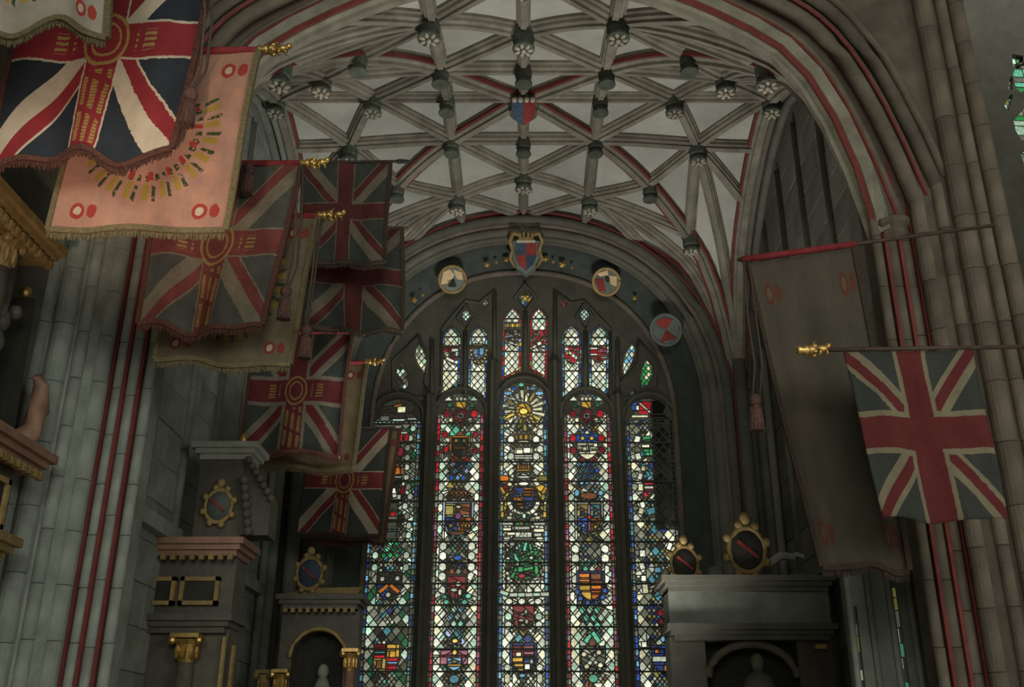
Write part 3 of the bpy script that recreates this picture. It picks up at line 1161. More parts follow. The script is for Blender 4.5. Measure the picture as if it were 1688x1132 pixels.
for sg in (-1, 1):
    for u, py, w, h, c, a in ((25, 771, 7, 17, 'white', .9), (33, 790, 15, 14, 'orange' if sg < 0 else 'olive', 0), (22, 795, 8, 15, 'cream', .5), (30, 805, 15, 12, 'wine' if sg < 0 else 'amber', .3),
                              (25, 812, 6, 18, 'yellow', .7), (33, 820, 7, 17, 'olive', -.4), (36, 808, 6, 14, 'amber', -.5), (31, 834, 6, 15, 'amber', .3), (37, 838, 6, 13, 'olive', 0), (26, 842, 7, 12, 'brown', .4),
                              (33, 851, 13, 8, 'olive', 0), (24, 853, 9, 6, 'cream', 0), (37, 828, 5, 8, 'cream', 0), (36, 848, 6, 10, 'amber', 0)):
        bar(2, sg * u, py, w, h, c, sg * a)
blob(2, 0, 823, 56, 50, 'dark', 14)
x, z = S(2, 822)
for i in range(9):
    a = PI * (1.06 + .88 * i / 8)
    lights[2].lay(rect(x + .275 * math.cos(a), z - .02 + .275 * math.sin(a), .085, .098, a), 'white' if i not in (3, 5) else 'cream')
blob(2, 0, 797, 19, 7, 'white', 8)
blob(2, -13, 798, 7, 5, 'cream', 6)
quarters(2, 0, 821, 34, 38, ('navy', 'orange', 'orange', 'navy'))
for u, py in ((-10, 812), (-5, 816), (-10, 817), (7, 829), (11, 832), (5, 835)):
    blob(2, u, py, 4, 4, 'sky', 6)
for py in (808, 813, 818):
    bar(2, 8, py, 12, 1.8, 'amber')
for py in (828, 833):
    bar(2, -7, py, 11, 1.8, 'amber')
for u in (-9, 8):
    blob(2, u, 851, 11, 8, 'dgreen', 6)
blob(2, 1, 850, 7, 10, 'mint', 6)
for u, py, w, h, c in ((-27, 863, 19, 5, 'grey'), (27, 863, 20, 5, 'grey'), (-10, 863, 8, 5, 'green'), (6, 863, 6, 5, 'dgreen'), (-2, 870, 26, 6, 'grey'), (-28, 872, 14, 5, 'cream'), (26, 874, 18, 6, 'cream'),
                       (-20, 879, 16, 6, 'cream'), (0, 881, 28, 9, 'white'), (24, 881, 13, 6, 'white'), (-28, 887, 11, 5, 'white'), (27, 887, 11, 5, 'cream'), (0, 888, 36, 3, 'grey')):
    bar(2, u, py, w, h, c)
blob(2, 0, 926, 62, 62, 'dgreen', 12)
for u, py, w, h, a in ((-6, 905, 5, 18, .2), (3, 900, 6, 17, -.2), (12, 903, 5, 15, .2), (-18, 912, 5, 18, .6), (-24, 906, 13, 5, -.2), (16, 908, 14, 5, .5), (22, 912, 9, 10, 0), (-12, 920, 6, 20, .5), (4, 915, 16, 5, .5),
                       (2, 928, 16, 6, .1), (-20, 930, 8, 14, 0), (8, 937, 17, 5, .2), (22, 941, 7, 20, .2), (-16, 945, 6, 20, -.5), (-5, 938, 9, 9, 0), (-26, 925, 6, 11, 0), (20, 925, 8, 7, 0)):
    bar(2, u, py, w, h, R.choice(('green', 'green', 'sea', 'green')), a)
for u, py, w, h, c in ((-27, 906, 8, 12, 'pink'), (-27, 906, 4, 7, 'cream'), (-10, 929, 6, 7, 'cream'), (21, 929, 6, 5, 'cream'), (-3, 911, 4, 4, 'cream'), (-26, 920, 8, 5, 'white'), (-22, 931, 4, 12, 'wine'), (-3, 949, 13, 8, 'red'),
                       (7, 944, 9, 5, 'wine'), (-27, 945, 7, 8, 'white'), (-25, 953, 7, 8, 'white'), (26, 903, 7, 6, 'cream'), (29, 942, 4, 10, 'grey'), (-19, 896, 10, 9, 'grey'), (-11, 903, 6, 7, 'mint'), (13, 919, 8, 7, 'mint'), (28, 912, 5, 8, 'olive'), (31, 953, 6, 6, 'pink')):
    blob(2, u, py, w, h, c, 6)
for i, (u, py, a) in enumerate(((-32, 977, -.35), (-16, 980, 0), (-2, 980, 0), (10, 980, 0), (23, 980, 0), (35, 979, 0))):
    bar(2, u, py, 15, 7, 'grey' if i % 2 else 'mint', a)
for u in (-16, -3, 13, -24, 24):
    blob(2, u, 991, 13, 11, 'white', 6)
shd(2, 0, 1018, 34, 40, 'wine')
for u, py, w, h in ((-3, 1012, 12, 4), (4, 1008, 6, 9), (-4, 1022, 11, 5), (5, 1024, 7, 9), (-1, 1030, 10, 4)):
    blob(2, u, py, w, h, 'grey', 6)
for u in (-25, 25):
    for py in (1016, 1030):
        blob(2, u, py, 13, 14, 'white' if py > 1020 else 'mint', 6)
bar(2, -7, 1053, 12, 12, 'teal', .7)
bar(2, 7, 1053, 12, 12, 'navy', .7)
quarters(2, 0, 1086, 36, 42, ('wine', 'pink', 'amber', 'navy'), 'navy')
for u, py, w, h, c in ((-8, 1078, 9, 7, 'cream'), (8, 1072, 16, 3, 'wine'), (9, 1080, 16, 2.5, 'wine'), (-8, 1092, 14, 2.5, 'brown'), (-6, 1100, 13, 2.5, 'brown'), (6, 1098, 9, 10, 'white'), (13, 1090, 6, 7, 'grey')):
    bar(2, u, py, w, h, c)
blob(2, -2, 1113, 12, 7, 'sky', 6)
for u in (-26, 26):
    blob(2, u, 1118, 11, 18, 'cream', 6)
    blob(2, u, 1100, 12, 12, 'white', 6)
# light one: shade from outside put into darker glass tints; cut off by the flags
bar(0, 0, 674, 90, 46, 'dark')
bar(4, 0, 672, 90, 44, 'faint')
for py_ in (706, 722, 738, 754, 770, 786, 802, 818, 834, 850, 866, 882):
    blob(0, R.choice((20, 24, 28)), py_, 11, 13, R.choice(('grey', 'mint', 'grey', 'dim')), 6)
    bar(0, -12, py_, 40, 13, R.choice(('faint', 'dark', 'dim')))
for u, py, w, h, c in ((6, 675, 15, 12, 'cream'), (-1, 668, 14, 5, 'orange'), (-23, 689, 16, 9, 'dim'), (2, 692, 22, 4, 'mint'), (25, 690, 16, 4, 'grey'), (-3, 721, 8, 13, 'red'), (6, 721, 8, 13, 'red'), (17, 721, 8, 13, 'red'),
                       (8, 744, 9, 16, 'wine'), (9, 713, 18, 4, 'grey'), (3, 775, 11, 15, 'orange'), (13, 776, 7, 13, 'brown'), (5, 786, 14, 4, 'grey'), (0, 812, 8, 17, 'white'), (9, 818, 7, 10, 'grey'), (15, 808, 9, 14, 'wine'),
                       (0, 847, 9, 8, 'red')):
    bar(0, u, py, w, h, c, .25 if c in ('white', 'orange') else 0)
diamonds(0, 2, 905, 3, 3, ('sea', 'green', 'dgreen'), 11, 10)
for u in (-26, 26):
    for py in (915, 935):
        blob(0, u, py, 12, 14, 'mint' if u < 0 else 'grey', 6)
quarters(0, 0, 966, 42, 48, ('dark', 'dark', 'navy', 'dark'))
for u, py in ((-12, 954), (13, 953), (-1, 980)):
    blob(0, u, py, 10, 10, 'grey', 5)
bar(0, -9, 970, 7, 20, 'orange', -.9)
bar(0, 9, 970, 7, 20, 'orange', .9)
diamonds(0, 0, 1000, 3, 2, ('navy', 'wine', 'teal', 'dim'), 12, 12)
quarters(0, 1, 1086, 42, 46, ('wine', 'amber', 'olive', 'red'))
for u, py, w, h, c in ((-10, 1069, 18, 5, 'red'), (-10, 1075, 18, 4, 'teal'), (-10, 1082, 18, 5, 'red'), (11, 1092, 17, 4, 'sky'), (11, 1100, 14, 6, 'red'), (11, 1078, 10, 10, 'amber'), (-10, 1095, 9, 13, 'brown')):
    bar(0, u, py, w, h, c)
# light five
for u, py, w, h, c, a in ((-6, 672, 24, 24, 'red', 0), (-6, 672, 4, 26, 'cream', .8), (-16, 686, 30, 5, 'cream', 0), (-25, 670, 10, 18, 'blue', 0), (-19, 672, 6, 9, 'white', 0), (-22, 724, 10, 13, 'white', -.3), (-6, 722, 14, 8, 'green', 0), (-4, 728, 10, 8, 'dgreen', 0),
                          (-8, 735, 14, 6, 'cream', 0), (-4, 746, 16, 14, 'green', 0), (-5, 748, 6, 6, 'sea', 0), (-32, 741, 9, 9, 'cream', 0), (-32, 741, 4, 4, 'navy', 0), (-22, 752, 10, 12, 'white', .3), (-10, 758, 8, 5, 'cream', .6),
                          (-20, 785, 8, 12, 'white', -.3), (-4, 779, 12, 12, 'teal', .4), (-14, 772, 8, 9, 'cream', 0), (-3, 787, 10, 5, 'sky', .7), (-6, 797, 16, 4, 'red', 0), (-6, 803, 16, 5, 'white', 0), (-6, 808, 16, 4, 'wine', 0),
                          (-12, 815, 7, 9, 'red', .5), (0, 818, 12, 5, 'cream', .8), (-20, 803, 9, 13, 'cream', 0), (-18, 832, 9, 11, 'white', .3), (-21, 842, 9, 11, 'cream', -.3), (-4, 842, 16, 12, 'teal', .3), (-2, 856, 10, 7, 'dim', 0),
                          (-22, 912, 10, 12, 'white', 0), (24, 900, 8, 13, 'white', -.4), (-24, 932, 9, 13, 'white', .3), (-22, 953, 9, 10, 'white', 0), (24, 936, 6, 14, 'white', .4), (26, 955, 8, 10, 'cream', 0), (2, 939, 11, 9, 'sky', 0),
                          (-20, 970, 10, 16, 'cream', .1), (6, 972, 5, 15, 'cream', .3), (-6, 966, 14, 5, 'dim', .4), (3, 1010, 10, 11, 'wine', .7), (3, 1024, 8, 8, 'wine', .7), (-26, 1062, 9, 9, 'white', 0), (5, 1053, 8, 8, 'sky', .7)):
    bar(4, u, py, w, h, c, a)
quarters(4, 6, 1086, 42, 44, ('navy', 'navy', 'navy', 'blue'))
for u, py, w, h, c in ((6, 1086, 40, 9, 'grey'), (6, 1066, 9, 5, 'blue'), (-6, 1072, 7, 9, 'orange'), (19, 1072, 6, 9, 'wine'), (7, 1102, 6, 11, 'orange')):
    bar(4, u, py, w, h, c)

holes = []
for k in range(5):
    w_ = window(LABELS[k])
    finish(lights[k], w_)
    holes.append(lights[k].o)
    zb = ZY(699)
    i = 0
    while zb > ZB:
        MB().box((LX[k], YT - .03, zb), (2 * HW + .04, .022, .032)).obj('saddle_bar', M['iron'], w_)
        zb -= .3845
txt = bpy.data.curves.new('scroll_lettering', 'FONT')
txt.body = 'AN'
txt.size = .12
txt.align_x = 'CENTER'
txt.materials.append(M['lead'])
to = link('scroll_lettering', txt, bpy.data.objects['window_3'])
to.location = (0.0, YT - .02, ZY(881) - .04)
to.rotation_euler = (PI / 2, 0, 0)


# tracery lights
def simple_light(label, pts, bcols, icols, b=.05, dx=.135, dz=.165, extra=None):
    P = ccw(pts)
    lt = Light(P)
    Q = inset(P, b)
    n = len(P)
    for i in range(n):                                # border pieces along each edge
        a, c = P[i], P[(i + 1) % n]
        l = math.hypot(c[0] - a[0], c[1] - a[1])
        if l < .03:
            continue
        k = max(1, int(l / .10))
        tx, tz = (c[0] - a[0]) / l, (c[1] - a[1]) / l
        nx, nz = -tz * b, tx * b
        for j in range(k):
            s0, s1 = l * j / k, l * (j + 1) / k
            pc = [(a[0] + tx * s0, a[1] + tz * s0), (a[0] + tx * s1, a[1] + tz * s1), (a[0] + tx * s1 + nx, a[1] + tz * s1 + nz), (a[0] + tx * s0 + nx, a[1] + tz * s0 + nz)]
            lt.lay(pc, R.choice(bcols))
    if Q:
        x0, z0, x1, z1 = bbox(Q)
        sub = Light(Q)
        lattice(sub, x0, z0, x1, z1, (x0 + x1) / 2, lambda u, z, s: R.choice(icols), dx, dz)
        new = []
        for P2, c in lt.p:
            new += [(q, c) for q in minus(P2, ccw(Q))]
        lt.p = new + sub.p
    if extra:
        extra(lt)
    w_ = window(label)
    finish(lt, w_, lead=.0085)
    holes.append(P)
    return w_, P


def pair(pxs, label, bcols, icols, extra=None, bars=()):
    pts = [XY(*p) for p in pxs]
    w_, P = simple_light(label, pts, bcols, icols, extra=extra)
    x0, z0, x1, z1 = bbox(P)
    for py in bars:
        MB().box(((x0 + x1) / 2, YT - .03, ZY(py)), (x1 - x0 + .03, .02, .028)).obj('saddle_bar', M['iron'], w_)


def sh_at(px, py, w, h, parts):
    def f(lt):
        for kind, u, v, ww, hh, c, a in parts:
            x, z = XY(px + u, py + v)
            if kind == 's':
                lt.lay(shield(x, z, ww * PXM, hh * PXM), c)
            elif kind == 'b':
                lt.lay(rect(x, z, ww * PXM, hh * PXM, a), c)
            else:
                lt.lay(ell2(x, z, ww * PXM / 2, hh * PXM / 2, 8), c)
    return f


WH = ('white', 'white', 'white', 'cream', 'white', 'mint')
BL = ('sky', 'teal', 'blue', 'sky', 'navy', 'mint')
RD = ('red', 'red', 'wine', 'red', 'amber', 'blue')
pair([(723, 661), (758, 633), (760, 552), (752, 541), (744, 537), (735, 542), (729, 552)], 'narrow blue-edged tracery light with a small white, red and brown shield', BL, WH,
     sh_at(744, 584, 0, 0, [('s', 0, 0, 29, 30, 'wine', 0), ('b', 6, -7, 13, 7, 'white', 0), ('b', -8, 0, 8, 9, 'cream', .3), ('e', 1, 0, 10, 8, 'dark', 0), ('b', -2, 9, 17, 6, 'white', -.5), ('b', 9, -1, 5, 9, 'grey', 0)]), (556, 571, 612))
pair([(771, 640), (803, 663), (804, 552), (797, 541), (789, 536), (780, 541), (774, 552)], 'narrow blue-edged tracery light with a bright blue shield in a gold-studded frame', BL, WH,
     sh_at(789, 583, 0, 0, [('s', 0, 0, 31, 34, 'brown', 0)] + [('e', u, v, 4.5, 4.5, 'yellow', 0) for u, v in ((-12, -13), (-6, -14), (0, -14), (6, -14), (12, -13), (-13, -6), (13, -6), (-12, 1), (12, 1), (-10, 7), (10, 7), (-6, 12), (6, 12), (0, 14))]
           + [('s', 0, -1, 19, 21, 'sky', 0), ('b', 0, -3, 3, 12, 'blue', 0), ('b', -4, 3, 6, 5, 'lilac', 0)]), (556, 571, 613))
pair([(827, 627), (859, 612), (861, 522), (853, 511), (845, 505), (837, 511), (829, 522)], 'narrow red-edged tracery light with a gold crown above a black and white shield', RD, WH,
     sh_at(845, 548, 0, 0, [('b', 0, -12, 30, 12, 'olive', 0), ('b', -8, -12, 5, 8, 'amber', 0), ('b', 0, -12, 5, 8, 'yellow', 0), ('b', 8, -12, 5, 8, 'amber', 0), ('s', 0, 7, 30, 30, 'dark', 0), ('b', -7, 6, 13, 4, 'lilac', .3), ('b', 5, 0, 6, 10, 'grey', .4),
                            ('b', 10, 13, 10, 5, 'lilac', .3), ('b', -2, 17, 10, 5, 'grey', -.3), ('e', -8, 2, 4, 4, 'yellow', 0), ('e', 0, 11, 4, 4, 'yellow', 0), ('e', 7, 11, 4, 4, 'yellow', 0), ('e', 11, 4, 4, 4, 'yellow', 0), ('e', -11, 14, 4, 4, 'yellow', 0)]), (526, 580))
pair([(873, 611), (902, 625), (904, 522), (896, 511), (888, 505), (880, 511), (873, 522)], 'narrow red-edged tracery light with white crescents on red', RD, WH,
     sh_at(888, 558, 0, 0, [('s', 0, 0, 31, 34, 'red', 0), ('e', -3, -9, 12, 10, 'cream', 0), ('e', -3, -10, 6, 5, 'wine', 0), ('e', -9, 2, 11, 10, 'cream', 0), ('e', -8, 1, 6, 6, 'red', 0), ('e', 9, 0, 12, 11, 'cream', 0), ('e', 9, -1, 7, 6, 'wine', 0), ('b', 1, 8, 8, 7, 'white', .3),
                            ('b', -7, 13, 8, 5, 'white', .5), ('b', 8, 13, 7, 4, 'white', 0)]), (526, 581))
pair([(927, 661), (958, 640), (959, 552), (952, 540), (943, 535), (933, 540), (926, 552)], 'narrow blue-edged tracery light with a white band across a red shield', BL, WH,
     sh_at(943, 585, 0, 0, [('s', 0, 0, 29, 31, 'red', 0), ('b', -1, -1, 27, 7, 'white', -.65), ('b', -9, -10, 7, 6, 'cream', 0), ('e', 5, -9, 4, 4, 'cream', 0), ('e', -5, 8, 4, 4, 'cream', 0), ('e', 10, -5, 4, 4, 'pink', 0), ('b', -8, -3, 6, 5, 'amber', 0)]), (557, 571, 612))
pair([(971, 638), (1003, 656), (1004, 552), (997, 540), (988, 535), (979, 540), (971, 552)], 'narrow blue-edged tracery light with a red and white barred shield', BL, WH,
     sh_at(987, 583, 0, 0, [('s', 0, 0, 30, 32, 'red', 0), ('b', -8, -9, 13, 4, 'white', 0), ('b', -8, 1, 13, 4, 'white', 0), ('b', 4, -6, 7, 6, 'pink', 0), ('b', 9, -12, 6, 4, 'cream', 0), ('b', 8, 6, 10, 3, 'cream', 0), ('b', 0, 9, 8, 5, 'wine', 0), ('b', 9, 0, 9, 6, 'wine', 0)]), (557, 571, 613))


def eye(pxs, label, bc, ic, b=.03, dx=.10, dz=.12, extra=None):
    simple_light(label, [XY(*p) for p in pxs], bc, ic, b, dx, dz, extra)


eye([(865, 506), (858, 498), (852, 489), (857, 480), (866, 476), (875, 480), (879, 489), (872, 498)], 'topmost small tracery eye, filled with bright yellow glass', ('navy', 'blue', 'amber', 'sky', 'olive'), ('yellow', 'amber', 'yellow'), b=.05)
eye([(768, 533), (760, 524), (760, 515), (768, 507), (776, 515), (776, 524)], 'small blue and white tracery eye above the left pair of narrow lights', ('blue', 'navy', 'teal', 'sky'), ('cream', 'mint'))
eye([(963, 532), (955, 523), (955, 513), (963, 506), (971, 513), (971, 523)], 'small pale blue tracery eye above the right pair of narrow lights', ('teal', 'blue', 'sky'), ('white', 'mint'))
eye([(790, 499), (800, 509), (806, 504), (805, 493), (798, 492)], 'tiny dull pink tracery eye left of the yellow one', ('faint', 'pink', 'dim'), ('pink', 'dim'))
eye([(925, 492), (934, 490), (940, 498), (930, 510), (924, 504)], 'tiny dark red tracery eye right of the yellow one', ('wine', 'faint', 'dim'), ('pink', 'wine'))
eye([(1027, 626), (1036, 611), (1045, 595), (1049, 572), (1043, 563), (1031, 578), (1025, 600)], 'leaf-shaped tracery light of white quarries beside the right jamb', ('orange', 'dim', 'cream', 'sky'), ('white', 'mint', 'white', 'sky'), .025, .115, .15)
eye([(1057, 640), (1068, 637), (1076, 620), (1076, 602), (1066, 590), (1057, 605), (1054, 622)], 'leaf-shaped tracery light of green glass beside the right jamb', ('dgreen', 'green', 'faint'), ('green', 'green', 'dgreen', 'cream'), .02, .10, .13)
eye([(1034, 652), (1042, 655), (1048, 645), (1041, 641)], 'tiny dim green tracery eye above the right-hand tall light', ('faint', 'dgreen'), ('dim', 'wine'))
eye([(700, 617), (690, 608), (683, 590), (684, 571), (690, 563), (702, 577), (707, 597)], 'leaf-shaped tracery light of grey-white quarries beside the flags', ('faint', 'dim', 'dgreen'), ('grey', 'cream', 'mint', 'dim'), .025, .115, .15)
eye([(673, 645), (660, 640), (651, 622), (653, 605), (663, 596), (672, 612), (676, 628)], 'leaf-shaped dim green tracery light closest to the flags', ('faint', 'dgreen', 'dark'), ('dim', 'faint', 'mint', 'dark'), .02, .10, .13)

# tracery stone pierced by every light, then mullions, hoods and sill
tr = thing('trim_3', 'dark stone tracery and mullions of the great window', 'tracery', kind='structure')
bm = bmesh.new()


def loop(P, y):
    vs = [bm.verts.new((x, y, z)) for x, z in P]
    return [bm.edges.new((vs[i], vs[(i + 1) % len(vs)])) for i in range(len(vs))]


outer = [(x * 1.02, z + (.04 if 0 < i < len(INN) - 1 else 0)) for i, (x, z) in enumerate(INN)]
outer[0] = (outer[0][0], 1.3)
outer[-1] = (outer[-1][0], 1.3)
ed = loop(ccw(outer), YT - .05)
for h_ in holes:
    ed += loop(list(reversed(ccw(h_))), YT - .05)
bmesh.ops.triangle_fill(bm, use_beauty=True, use_dissolve=False, edges=ed)
ret = bmesh.ops.extrude_face_region(bm, geom=list(bm.faces))
bmesh.ops.translate(bm, verts=[g for g in ret['geom'] if isinstance(g, bmesh.types.BMVert)], vec=(0, .13, 0))
bmesh.ops.recalc_face_normals(bm, faces=bm.faces)
me = bpy.data.meshes.new('tracery_plate')
bm.to_mesh(me)
bm.free()
me.materials.append(M['tracery'])
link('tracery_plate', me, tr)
for k in range(4):
    x = (LX[k] + LX[k + 1]) / 2
    top = ZY(655) if k in (0, 3) else ZY(600)
    P = [(x - .13, YT - .04), (x - .13, YT - .09), (x - .06, YT - .17), (x - .035, YT - .25), (x + .035, YT - .25), (x + .06, YT - .17), (x + .13, YT - .09), (x + .13, YT - .04)]
    MB().prism([(a, b, 1.3) for a, b in P], (0, 0, top - 1.3)).obj('mullion', M['tracery'], tr)
for k in range(5):
    cx = LX[k]
    A = [(cx + (HW + .05) * math.cos(PI - PI * i / 14), YT - .08, zs_[k] + (zt_[k] - zs_[k] + .06) * math.sin(PI * i / 14) ** .85) for i in range(15)]
    MB().tube(A, .045, 6).obj('hood_moulding', M['tracery'], tr, smooth=True)
    # cusps that turn the arched head into a trefoil
    mb = MB()
    if k != 2:
        for sg in (-1, 1):
            x_, z_ = cx + sg * HW, zs_[k]
            mb.prism([(x_, YT - .045, z_ + .02), (x_, YT - .045, z_ + .36), (x_ - sg * .12, YT - .045, z_ + .42), (x_ - sg * .20, YT - .045, z_ + .22), (x_ - sg * .10, YT - .045, z_ + .14)], (0, .03, 0))
        mb.obj('cusp', M['tracery'], tr)
for a, b in (((767, 655), (767, 545)), ((866, 612), (866, 512)), ((965, 650), (965, 545)), ((815, 690), (815, 480)), ((915, 690), (915, 480)), ((712, 690), (712, 560)), ((1018, 690), (1018, 560))):
    p0, p1 = W(*a, YT - .07), W(*b, YT - .07)
    MB().tube([p0, p1], .045, 6).obj('tracery_bar', M['tracery'], tr, smooth=True)
for curve in ([(815, 480), (790, 500), (768, 496), (745, 522), (728, 545)], [(915, 480), (940, 500), (963, 496), (986, 522), (1008, 545)],
              [(866, 512), (848, 492), (865, 466), (884, 492), (866, 512)], [(767, 545), (754, 524), (768, 500), (782, 524), (767, 545)], [(965, 545), (950, 522), (963, 498), (977, 522), (965, 545)],
              [(712, 650), (700, 630), (706, 596), (690, 552)], [(1018, 650), (1022, 630), (1048, 596), (1052, 560)], [(1052, 560), (1086, 600), (1084, 640), (1060, 650), (1018, 660)], [(690, 552), (648, 595), (648, 640), (672, 652), (712, 660)],
              [(728, 545), (728, 640), (722, 668)], [(1006, 545), (1007, 640), (1008, 668)]):
    MB().tube([W(a, b, YT - .07) for a, b in curve], .032, 6).obj('tracery_bar', M['tracery'], tr, smooth=True)
MB().box((0, YT - .1, 1.2), (6.2, .7, .25)).obj('sill', M['tracery'], tr)
MB().box((0, 18.5, .55), (6.9, .9, 1.1)).obj('wall_under_window', M['dark'], wf)
# a pinnacle outside, dark against the sky, behind the right-hand light
pn = thing('outer_pinnacle', 'dark stone pinnacle outside, blacking out part of the rightmost tall light', 'pinnacle', kind='structure')
px0 = W(1098, 870, 19.6)
MB().box((px0.x + .04, 19.6, px0.z / 2 + .2), (.36, .4, px0.z)).obj('pinnacle_shaft', M['dark'], pn)
MB().prism([(px0.x - .19, 19.42, px0.z), (px0.x + .25, 19.42, px0.z), (px0.x + .22, 19.42, px0.z + 2.6), (px0.x - .17, 19.42, px0.z + 2.6)], (0, .36, 0)).obj('pinnacle_body', M['dark'], pn)
bpy.data.objects.remove(bpy.data.objects['pinnacle_shaft'])


# ------------------------------------------------------------------ flags
class E:
    """small node-expression helper"""

    def __init__(self, nt, s):
        self.nt, self.s = nt, s

    def op(self, o, b=None, c=None):
        n = self.nt.nodes.new('ShaderNodeMath')
        n.operation = o
        for i, x in enumerate((self, b, c)):
            if x is None:
                continue
            if isinstance(x, E):
                self.nt.links.new(x.s, n.inputs[i])
            else:
                n.inputs[i].default_value = x
        return E(self.nt, n.outputs[0])

    def __add__(self, o): return self.op('ADD', o)
    def __sub__(self, o): return self.op('SUBTRACT', o)
    def __mul__(self, o): return self.op('MULTIPLY', o)
    def __truediv__(self, o): return self.op('DIVIDE', o)
    def lt(self, o): return self.op('LESS_THAN', o)
    def gt(self, o): return self.op('GREATER_THAN', o)
    def abs(self): return self.op('ABSOLUTE')
    def sign(self): return self.op('SIGN')
    def frac(self): return self.op('FRACT')
    def mx(self, o): return self.op('MAXIMUM', o)
    def mn(self, o): return self.op('MINIMUM', o)
    def sqrt(self): return self.op('SQRT')
    def inv(self): return self.op('MULTIPLY_ADD', -1.0, 1.0)


def mixc(nt, fac, a, b):
    n = nt.nodes.new('ShaderNodeMix')
    n.data_type = 'RGBA'
    for sock, x in ((n.inputs[0], fac), (n.inputs[6], a), (n.inputs[7], b)):
        if isinstance(x, E):
            nt.links.new(x.s, sock)
        elif isinstance(x, (tuple, list)):
            sock.default_value = (*x, 1)
        elif isinstance(x, (int, float)):
            sock.default_value = x
        else:
            nt.links.new(x, sock)
    return n.outputs[2]


def cloth_mat(name, build, wear=0.35):
    m, nt, out = newmat(name)
    N, L = nt.nodes.new, nt.links.new
    uvn = N('ShaderNodeUVMap')
    sp = N('ShaderNodeSeparateXYZ')
    L(uvn.outputs[0], sp.inputs[0])
    no = N('ShaderNodeTexNoise')
    no.inputs['Scale'].default_value = 5
    no.inputs['Detail'].default_value = 8
    no.inputs['Roughness'].default_value = .7
    L(uvn.outputs[0], no.inputs['Vector'])
    f = N('ShaderNodeTexNoise')
    f.inputs['Scale'].default_value = 45
    f.inputs['Detail'].default_value = 4
    L(uvn.outputs[0], f.inputs['Vector'])
    # frayed, slightly wandering edges of the sewn pieces
    nz = E(nt, f.outputs['Fac'])
    big = E(nt, no.outputs['Fac'])
    u = (E(nt, sp.outputs['X']) - .5) * 2.0 + (nz - .5) * .02 + (big - .5) * .07
    v = (E(nt, sp.outputs['Y']) - .5) * 2.0 + (nz - .5) * .02 + (big - .5) * .05
    col = build(nt, u, v, nz)
    ramp = N('ShaderNodeMapRange')
    ramp.inputs['From Min'].default_value = .3
    ramp.inputs['From Max'].default_value = .7
    ramp.inputs['To Min'].default_value = 1 - wear
    ramp.inputs['To Max'].default_value = 1.08
    L(no.outputs['Fac'], ramp.inputs[0])
    cb = N('ShaderNodeCombineColor')
    for i in range(3):
        L(ramp.outputs[0], cb.inputs[i])
    mu = N('ShaderNodeMix')
    mu.data_type = 'RGBA'
    mu.blend_type = 'MULTIPLY'
    mu.inputs[0].default_value = 1
    L(col, mu.inputs[6])
    L(cb.outputs[0], mu.inputs[7])
    b = N('ShaderNodeBsdfPrincipled')
    b.inputs['Roughness'].default_value = .9
    b.inputs['Specular IOR Level'].default_value = .15
    L(mu.outputs[2], b.inputs['Base Color'])
    bp = N('ShaderNodeBump')
    bp.inputs['Strength'].default_value = .35
    bp.inputs['Distance'].default_value = .01
    L(f.outputs['Fac'], bp.inputs['Height'])
    L(bp.outputs['Normal'], b.inputs['Normal'])
    L(b.outputs[0], out.inputs[0])
    return m


def union(red, white, blue, cross=.16, fim=.022, dia=.17, pinwheel=True, scrolls=True, badge=True, gold=(.42, .28, .10), net=False):
    def build(nt, u, v, nz):
        au, av = u.abs(), v.abs()
        r2 = .7071
        d1 = (v - u) * r2 * (u + v).sign()
        d2 = (u + v) * r2 * (u - v).sign()
        if pinwheel:
            wh = d1.abs().lt(dia).mx(d2.abs().lt(dia))
            rd = d1.gt(.012).op('MULTIPLY', d1.lt(dia - fim)).mx(d2.gt(.012).op('MULTIPLY', d2.lt(dia - fim)))
        else:
            wh = d1.abs().lt(dia * .82).mx(d2.abs().lt(dia * .82))
            rd = (d1 - .02).abs().lt(dia * .36).mx((d2 - .02).abs().lt(dia * .36))
        c = mixc(nt, wh, blue, white)
        c = mixc(nt, rd, c, red)
        cu, cv = cross, cross * .95
        c = mixc(nt, au.lt(cu + fim).mx(av.lt(cv + fim)), c, white)
        c = mixc(nt, au.lt(cu).mx(av.lt(cv)), c, red)
        if scrolls:
            # embroidered honour scrolls down the lower limb and along the side limbs
            fu = ((u / cu) * 1.5 + 10.5).frac()
            fv = (v * 3.1 + u * 1.2 + 20.0).frac()
            lines = ((v * 34.0).frac() - .5).abs().gt(.12)
            low = au.lt(cu * .92) * v.lt(-.28) * v.gt(-.95)
            sc = low * (fu - .5).abs().lt(.26) * fv.lt(.82) * lines
            c = mixc(nt, sc, c, gold)
            gu = (u * 5.0 + 20.0).frac()
            hor = av.lt(cv * .6) * au.gt(.34) * au.lt(.62) * (gu - .5).abs().lt(.33) * ((v * 20.0).frac() - .5).abs().gt(.22)
            c = mixc(nt, hor, c, gold)
        if badge:
            r = (u * u + v * v).sqrt()
            c = mixc(nt, r.lt(.25), c, red)
            c = mixc(nt, (r - .23).abs().lt(.017), c, gold)
            c = mixc(nt, (r - .15).abs().lt(.012), c, gold)
        return c
    return build


